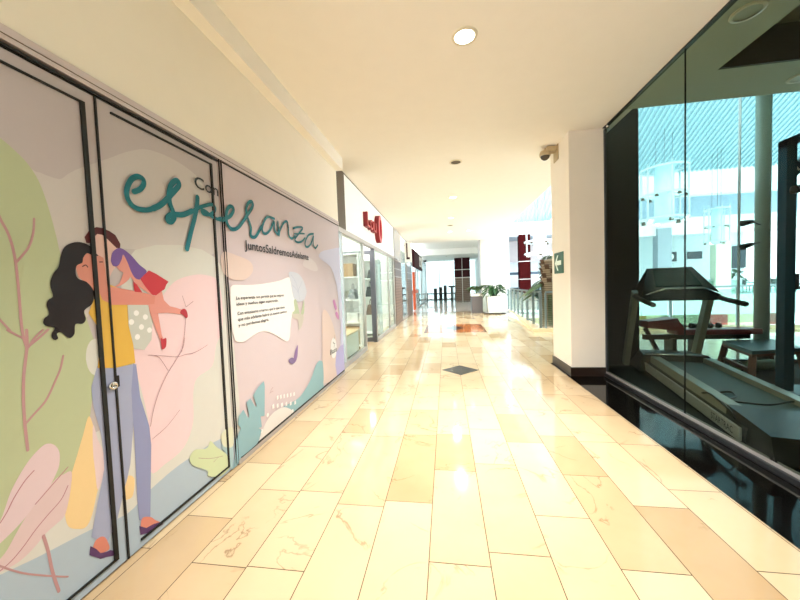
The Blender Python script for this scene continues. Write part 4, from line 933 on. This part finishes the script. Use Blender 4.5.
# roof of translucent corrugated sheets on ribs, falling away from the viewer
ribm = mat('roof_rib_white', '#a3c4cf', .6)
def roof(name, x0, x1, y1, z1, y0, pitch, step, roofm):
    t = math.tan(math.radians(pitch))
    r = MB(); r.face([(x0, y1, z1), (x1, y1, z1), (x1, y0, z1+(y1-y0)*t), (x0, y0, z1+(y1-y0)*t)], roofm)
    o = r.build(name, None); tag(o, kind='structure')
    q = MB(); n = int((x1-x0)/step)
    for i in range(n+1):
        x = x0+i*step; q.bar((x, y1, z1-.05), (x, y0, z1+(y1-y0)*t-.05), step*.38, .06, ribm)
    q.build('ribs', None, o)
roof('roof', 2.4, 8.2, 27., 5.9, 5.8, 30, .3, translucent('roof_sheet_toned_down', '#71848a', .78))  # same roof sheet, colour darkened so its skylight does not blow out
roof('roof_near', 5.0, 24., 16., 5.95, 5.8, 30, .18, translucent('roof_sheet_brighter', '#8aa5af', .78))  # lighter copy of that sheet, brightness behind the gym glass put into colour
sbox('beam_far', 2.4, 8.2, 25.9, 26.3, 5.0, 5.95, atw)
sbox('beam_near', 8.2, 24., 15.9, 16.3, 4.95, 6.0, atw)
sbox('ceiling_atrium_rear', 8.2, 24., 16.3, 30., 7.1, 7.3, atw)
sbox('wall_gallery_upper', 8.2, 24., 25.9, 26.2, 5.6, 7.1, bluegrey)
sbox('wall_gallery_fascia', 8.2, 24., 25.9, 26.2, 4.4, 5.6, atw)
sbox('ceiling_gallery', 2.9, 24., 25.95, 30., 4.9, 5.0, atg)
sbox('gallery_floor', 2.9, 24., 25.9, 30., -1.4, 0., atw)
sbox('wall_gallery_back', 2.9, 24., 29.9, 30.1, 0, 4.9, mat('gallery_wall', '#e4ecef', .6))
sbox('wall_gallery_grey', 4.75, 9.5, 28.6, 28.8, 3.1, 4.9, mat('warm_grey_panel', '#b5aeae', .6))
sbox('atrium_floor', 2.5, 26., 5., 34., -4.2, -4., mat('pale_atrium_floor', '#efe9dc', .2))
sbox('wall_atrium_left', 2.92, 3.1, 16.42, 30., -4., 5., atw)
sbox('trim_6', 4.6, 4.8, 25.8, 25.95, 0., 5., mat('dark_jamb', '#54535a', .5))
cr = sbox('column_red', 5.6, 6.4, 25.6, 26.2, 0., 5., redc)
for z in (1.6, 2.95): MB().box(5.58, 6.42, 25.58, 26.2, z, z+.03, whitem).build('joint', None, cr)
sbox('column_grey', 15.2, 16.1, 25.7, 26.3, 0, 4.9, atg)
sbox('column_cream', 18.95, 19.9, 25.75, 26.3, 0, 4.9, mat('cream_column_paint', '#e2ead2', .6))
sbox('gallery_shop_opening', 22.9, 24., 29.7, 29.9, 1.9, 3.7, mat('dark_shopfront', '#27323c', .3))
railing('gallery_railing', 'long glass railing along the far gallery across the atrium', (8., 25.95), (24., 25.95), 9, 1.1, 0.)
railing('gallery_railing', 'glass railing of the far gallery before the dark red column', (4.8, 25.95), (7.92, 25.95), 4, 1.0, 0., glass('teal_railing_glass', '#86a4a6', .8))
broad_plant((20.75, 27.1, 0), 'bushy plant in a white pot on the far gallery beside the cream column', 1.1, 8, (.38, .95), n=18)
tp = thing('potted_plant', 'dark green plant on the far gallery to the other side of the cream column', 'plant', (17.4, 27.1, 0))
MB().lathe([(0, 0), (.3, 0), (.38, .8), (.0, .8)], potw).build('pot', None, tp)
mb = MB()
for i in range(18): blade(mb, (0, 0, .8), i*2.4, .9, .26, .2+1.1*i/18, .5, leafm)
mb.build('foliage', None, tp, fix=False)
for i, (x, z, w, h, lab) in enumerate(((16.6, 2.75, 1.0, .8, 'square dark sign with a white disc, on the gallery wall beside the grey column'), (18.2, 2.8, 1.1, .6, 'wide dark sign on the gallery wall close to the cream column'))):
    t = thing('wall_sign', lab, 'sign', (x*30/26-.6, 29.88, z+.3))
    MB().box(-w/2, w/2, -.05, 0, -h/2, h/2, mat('dark_sign', '#333c44', .4)).build('board', None, t)
    if i == 0:
        o = MB().lathe([(0, 0), (.28, 0), (.28, .01), (0, .01)], whitem).build('disc', None, t); o.rotation_euler = (PI/2, 0, 0); o.location = (0, -.05, 0)
# tables and seats of the gallery cafe
def cafe_table(x, y, lab):
    t = thing('cafe_table', lab, 'table', (x, y, 0), 0, 'gallery tables')
    MB().lathe([(0, .72), (.42, .72), (.42, .76), (0, .76)], blackl).build('top', None, t); MB().tube([(0, 0, 0), (0, 0, .73)], .04, dkm).build('pedestal', None, t); MB().lathe([(0, 0), (.28, 0), (.25, .03), (0, .03)], dkm).build('base', None, t)
cafe_table(22.7, 27.0, 'dark round cafe table on the far gallery before the dark shop opening'); cafe_table(23.4, 28.2, 'dark round cafe table on the far gallery past the dark shop opening')
def cafe_chair(x, y, rz, lab):
    t = thing('cafe_chair', lab, 'chair', (x, y, 0), rz, 'gallery chairs')
    MB().box(-.22, .22, -.22, .22, .43, .47, dkm).build('seat', None, t); MB().box(-.22, .22, .19, .23, .47, 1.0, dkm).build('backrest', None, t)
    for a in (-.19, .19):
        for b in (-.19, .19): MB().box(a-.02, a+.02, b-.02, b+.02, 0, .43, dkm).build('leg', None, t)
cafe_chair(22.7, 26.3, 3.14, 'dark chair at the near side of the cafe table before the shop opening'); cafe_chair(22.6, 27.8, .4, 'dark chair between the two round cafe tables'); cafe_chair(23.5, 27.5, 3.0, 'dark chair at the farther round cafe table')
# lower level shops seen over the kerb
sbox('wall_lower', 2.5, 26., 29., 29.3, -4., -1.4, mat('lower_cream_wall', '#e9dfb8', .6))
def lowshop(name, x0, x1, m, lab, z0=-4., z1=-1.7):
    t = thing(name, lab, 'shop front', ((x0+x1)/2, 28.99, z0)); w = (x1-x0)/2
    MB().box(-w, w, -.1, 0, 0, z1-z0, m).build('panel', None, t); MB().box(-w-.06, w+.06, -.12, 0, z1-z0, z1-z0+.12, alum).build('head', None, t)
lowshop('storefront', 20.9, 22.1, mat('coral_red_panel', '#b5483c', .5), 'coral red shop panel on the lower level beneath the gallery')
lowshop('storefront', 15., 16.2, mat('ochre_panel', '#b99a4c', .5), 'ochre shop panel on the lower level behind the treadmill')
lowshop('storefront', 17.4, 20.6, mat('sage_panel', '#98a086', .5), 'sage green shop panel on the lower level beside the coral panel')
lowshop('storefront', 24., 25.8, mat('rust_panel', '#8a4b3c', .5), 'rust brown shop panel on the lower level, farthest from the corridor')
lowshop('storefront', 5., 7.4, mat('deep_teal_panel', '#37555c', .4), 'dark teal shop front on the lower level below the red column')
lowshop('storefront', 8.2, 10., mat('slate_panel', '#3f4a50', .4), 'slate grey shop front on the lower level near the red column')

kc = thing('gallery_counter', 'dark teal service counter with a dark canopy on the far gallery behind the red column', 'counter', (6.2, 27.3, 0))
MB().box(-1.6, 1.7, -.35, .35, 0, .95, mat('counter_teal', '#2f4e54', .4)).build('body', None, kc); MB().box(-1.65, 1.75, -.4, .4, .95, 1.0, blackl).build('worktop', None, kc)
MB().box(-1.6, 1.7, -.4, .4, 2.0, 2.2, mat('canopy_slate', '#3f5263', .5)).build('canopy', None, kc)
for x in (-1.5, 1.6): MB().box(x-.05, x+.05, -.3, -.2, 1., 2., dkm).build('post', None, kc)
# chandeliers of tiered rings with little spotlights
chm = mat('chandelier_white', '#cdd9dc', .4); chg = mat('chandelier_drum', '#cfeaf0', .3); glowm = emis('chandelier_lamp', '#ffffff', 6.)
def chandelier(x, y, z0, z1, r, label, ztop):
    t = thing('chandelier', label, 'chandelier', (x, y, z0), 0, 'tiered atrium chandeliers'); h = z1-z0
    MB().lathe([(0, 0), (r*.42, 0), (r*.42, h*.92), (0, h*.92)], chg, (0, 0, h*.05)).build('drum', None, t)
    for k in (.1, .5, .93):
        MB().tube([(r*math.cos(2*PI*i/24), r*math.sin(2*PI*i/24), h*k) for i in range(25)], .045*r+.01, chm, 8, False).build('ring', None, t)
    for i in range(6):
        a = i*PI/3+.3; MB().tube([(r*math.cos(a), r*math.sin(a), h*.05), (r*math.cos(a), r*math.sin(a), h)], .03*r+.01, chm, 6).build('rod', None, t)
        MB().tube([(r*.42*math.cos(a), r*.42*math.sin(a), h*.5), (r*math.cos(a), r*math.sin(a), h*.5)], .02*r+.006, chm, 6).build('arm', None, t)
        MB().lathe([(0, 0), (.09*r+.02, 0), (.06*r, .18*r), (0, .18*r)], glowm if i % 2 else dk, (r*.9*math.cos(a), r*.9*math.sin(a), h*.1-.2*r), 10).build('spot_head', None, t)
        MB().lathe([(0, 0), (.07*r+.02, 0), (.05*r, .14*r), (0, .14*r)], dk, (r*.92*math.cos(a+.4), r*.92*math.sin(a+.4), h*.5-.16*r), 10).build('spot_head', None, t)
    for i in range(3):
        a = i*2.1; MB().tube([(r*.4*math.cos(a), r*.4*math.sin(a), h), (r*.4*math.cos(a), r*.4*math.sin(a), ztop-z0)], .008, alumd, 4).build('cable', None, t)
chandelier(8.62, 14.2, 3.45, 5.8, .74, 'largest tiered white chandelier, close beyond the dark gym wall', 7.2)
chandelier(11.05, 15., 2.6, 4.2, .38, 'narrow tiered white chandelier in front of the cream gallery column', 6.8)
chandelier(4.15, 15., 2.5, 3.8, .62, 'tiered white chandelier hanging beside the pillar above the railing', 12.5)

# ------------------------------------------------------------------ light
W = bpy.data.worlds.new('sky'); SC.world = W; W.use_nodes = True
bg = W.node_tree.nodes['Background']; bg.inputs['Color'].default_value = (.86, .95, 1., 1); bg.inputs['Strength'].default_value = LIGHTS['world']
def area(name, loc, size, energy, col, rot=(0, 0, 0), sy=None):
    ld = bpy.data.lights.new(name, 'AREA'); ld.energy = energy; ld.color = col; ld.size = size
    if sy: ld.shape = 'RECTANGLE'; ld.size_y = sy
    o = bpy.data.objects.new(name, ld); COL.objects.link(o); o.location = loc; o.rotation_euler = rot
    return o
# luminous ceilings inside the shops
def shoplight(x, y, z, sx, sy, e, label):
    t = thing('light_panel', label, 'light panel', (x, y, z), 0)
    MB().box(-sx/2-.03, sx/2+.03, -sy/2-.03, sy/2+.03, -.03, 0, whitem).build('frame', None, t)
    a = area('lamp', (0, 0, -.04), sx, e, (1, .97, .92), (0, 0, 0), sy); a.parent = t
shoplight(-3.2, 6.6, 3.0, 1.6, 2.2, LIGHTS['shop'], 'bright ceiling light panel behind the first shop window')
shoplight(-3.2, 9.6, 3.0, 1.6, 2.2, LIGHTS['shop'], 'bright ceiling light panel behind the second shop window')
shoplight(-2.9, 14.5, 3.3, 1., 3., LIGHTS['shop']*.5, 'bright ceiling light panel of the shop between the stone pillars')
shoplight(-2.9, 22., 3.3, 1., 6., LIGHTS['shop']*.6, 'bright ceiling light panel of the far shop')
# ------------------------------------------------------------------ camera
cd = bpy.data.cameras.new('camera'); co = bpy.data.objects.new('camera', cd); COL.objects.link(co)
yaw, pitch, roll, fpx = math.radians(8.22279), math.radians(-2.41694), math.radians(2.06997), 321.2
Rm = Matrix.Rotation(yaw, 3, 'Z') @ Matrix.Rotation(pitch, 3, 'X') @ Matrix.Rotation(roll, 3, 'Y')
r_, f_, u_ = Rm.col[0], Rm.col[1], Rm.col[2]
M = Matrix(((r_.x, u_.x, -f_.x, 0), (r_.y, u_.y, -f_.y, 0), (r_.z, u_.z, -f_.z, 1.4), (0, 0, 0, 1)))
co.matrix_world = M
cd.sensor_fit = 'HORIZONTAL'; cd.sensor_width = 36.; cd.lens = fpx/800*36.; cd.clip_start = .05; cd.clip_end = 300
SC.camera = co
vs = SC.view_settings; SC.display_settings.display_device = 'sRGB'
vs.view_transform = 'Standard'; vs.look = 'None'; vs.gamma = 1.; vs.use_curve_mapping = False; vs.exposure = LIGHTS['exposure']
SC.cycles.use_denoising = True
SC.cycles.max_bounces = 10; SC.cycles.diffuse_bounces = 6; SC.cycles.glossy_bounces = 5; SC.cycles.transparent_max_bounces = 16
SC.cycles.caustics_reflective = False; SC.cycles.caustics_refractive = False; SC.cycles.sample_clamp_indirect = 6.
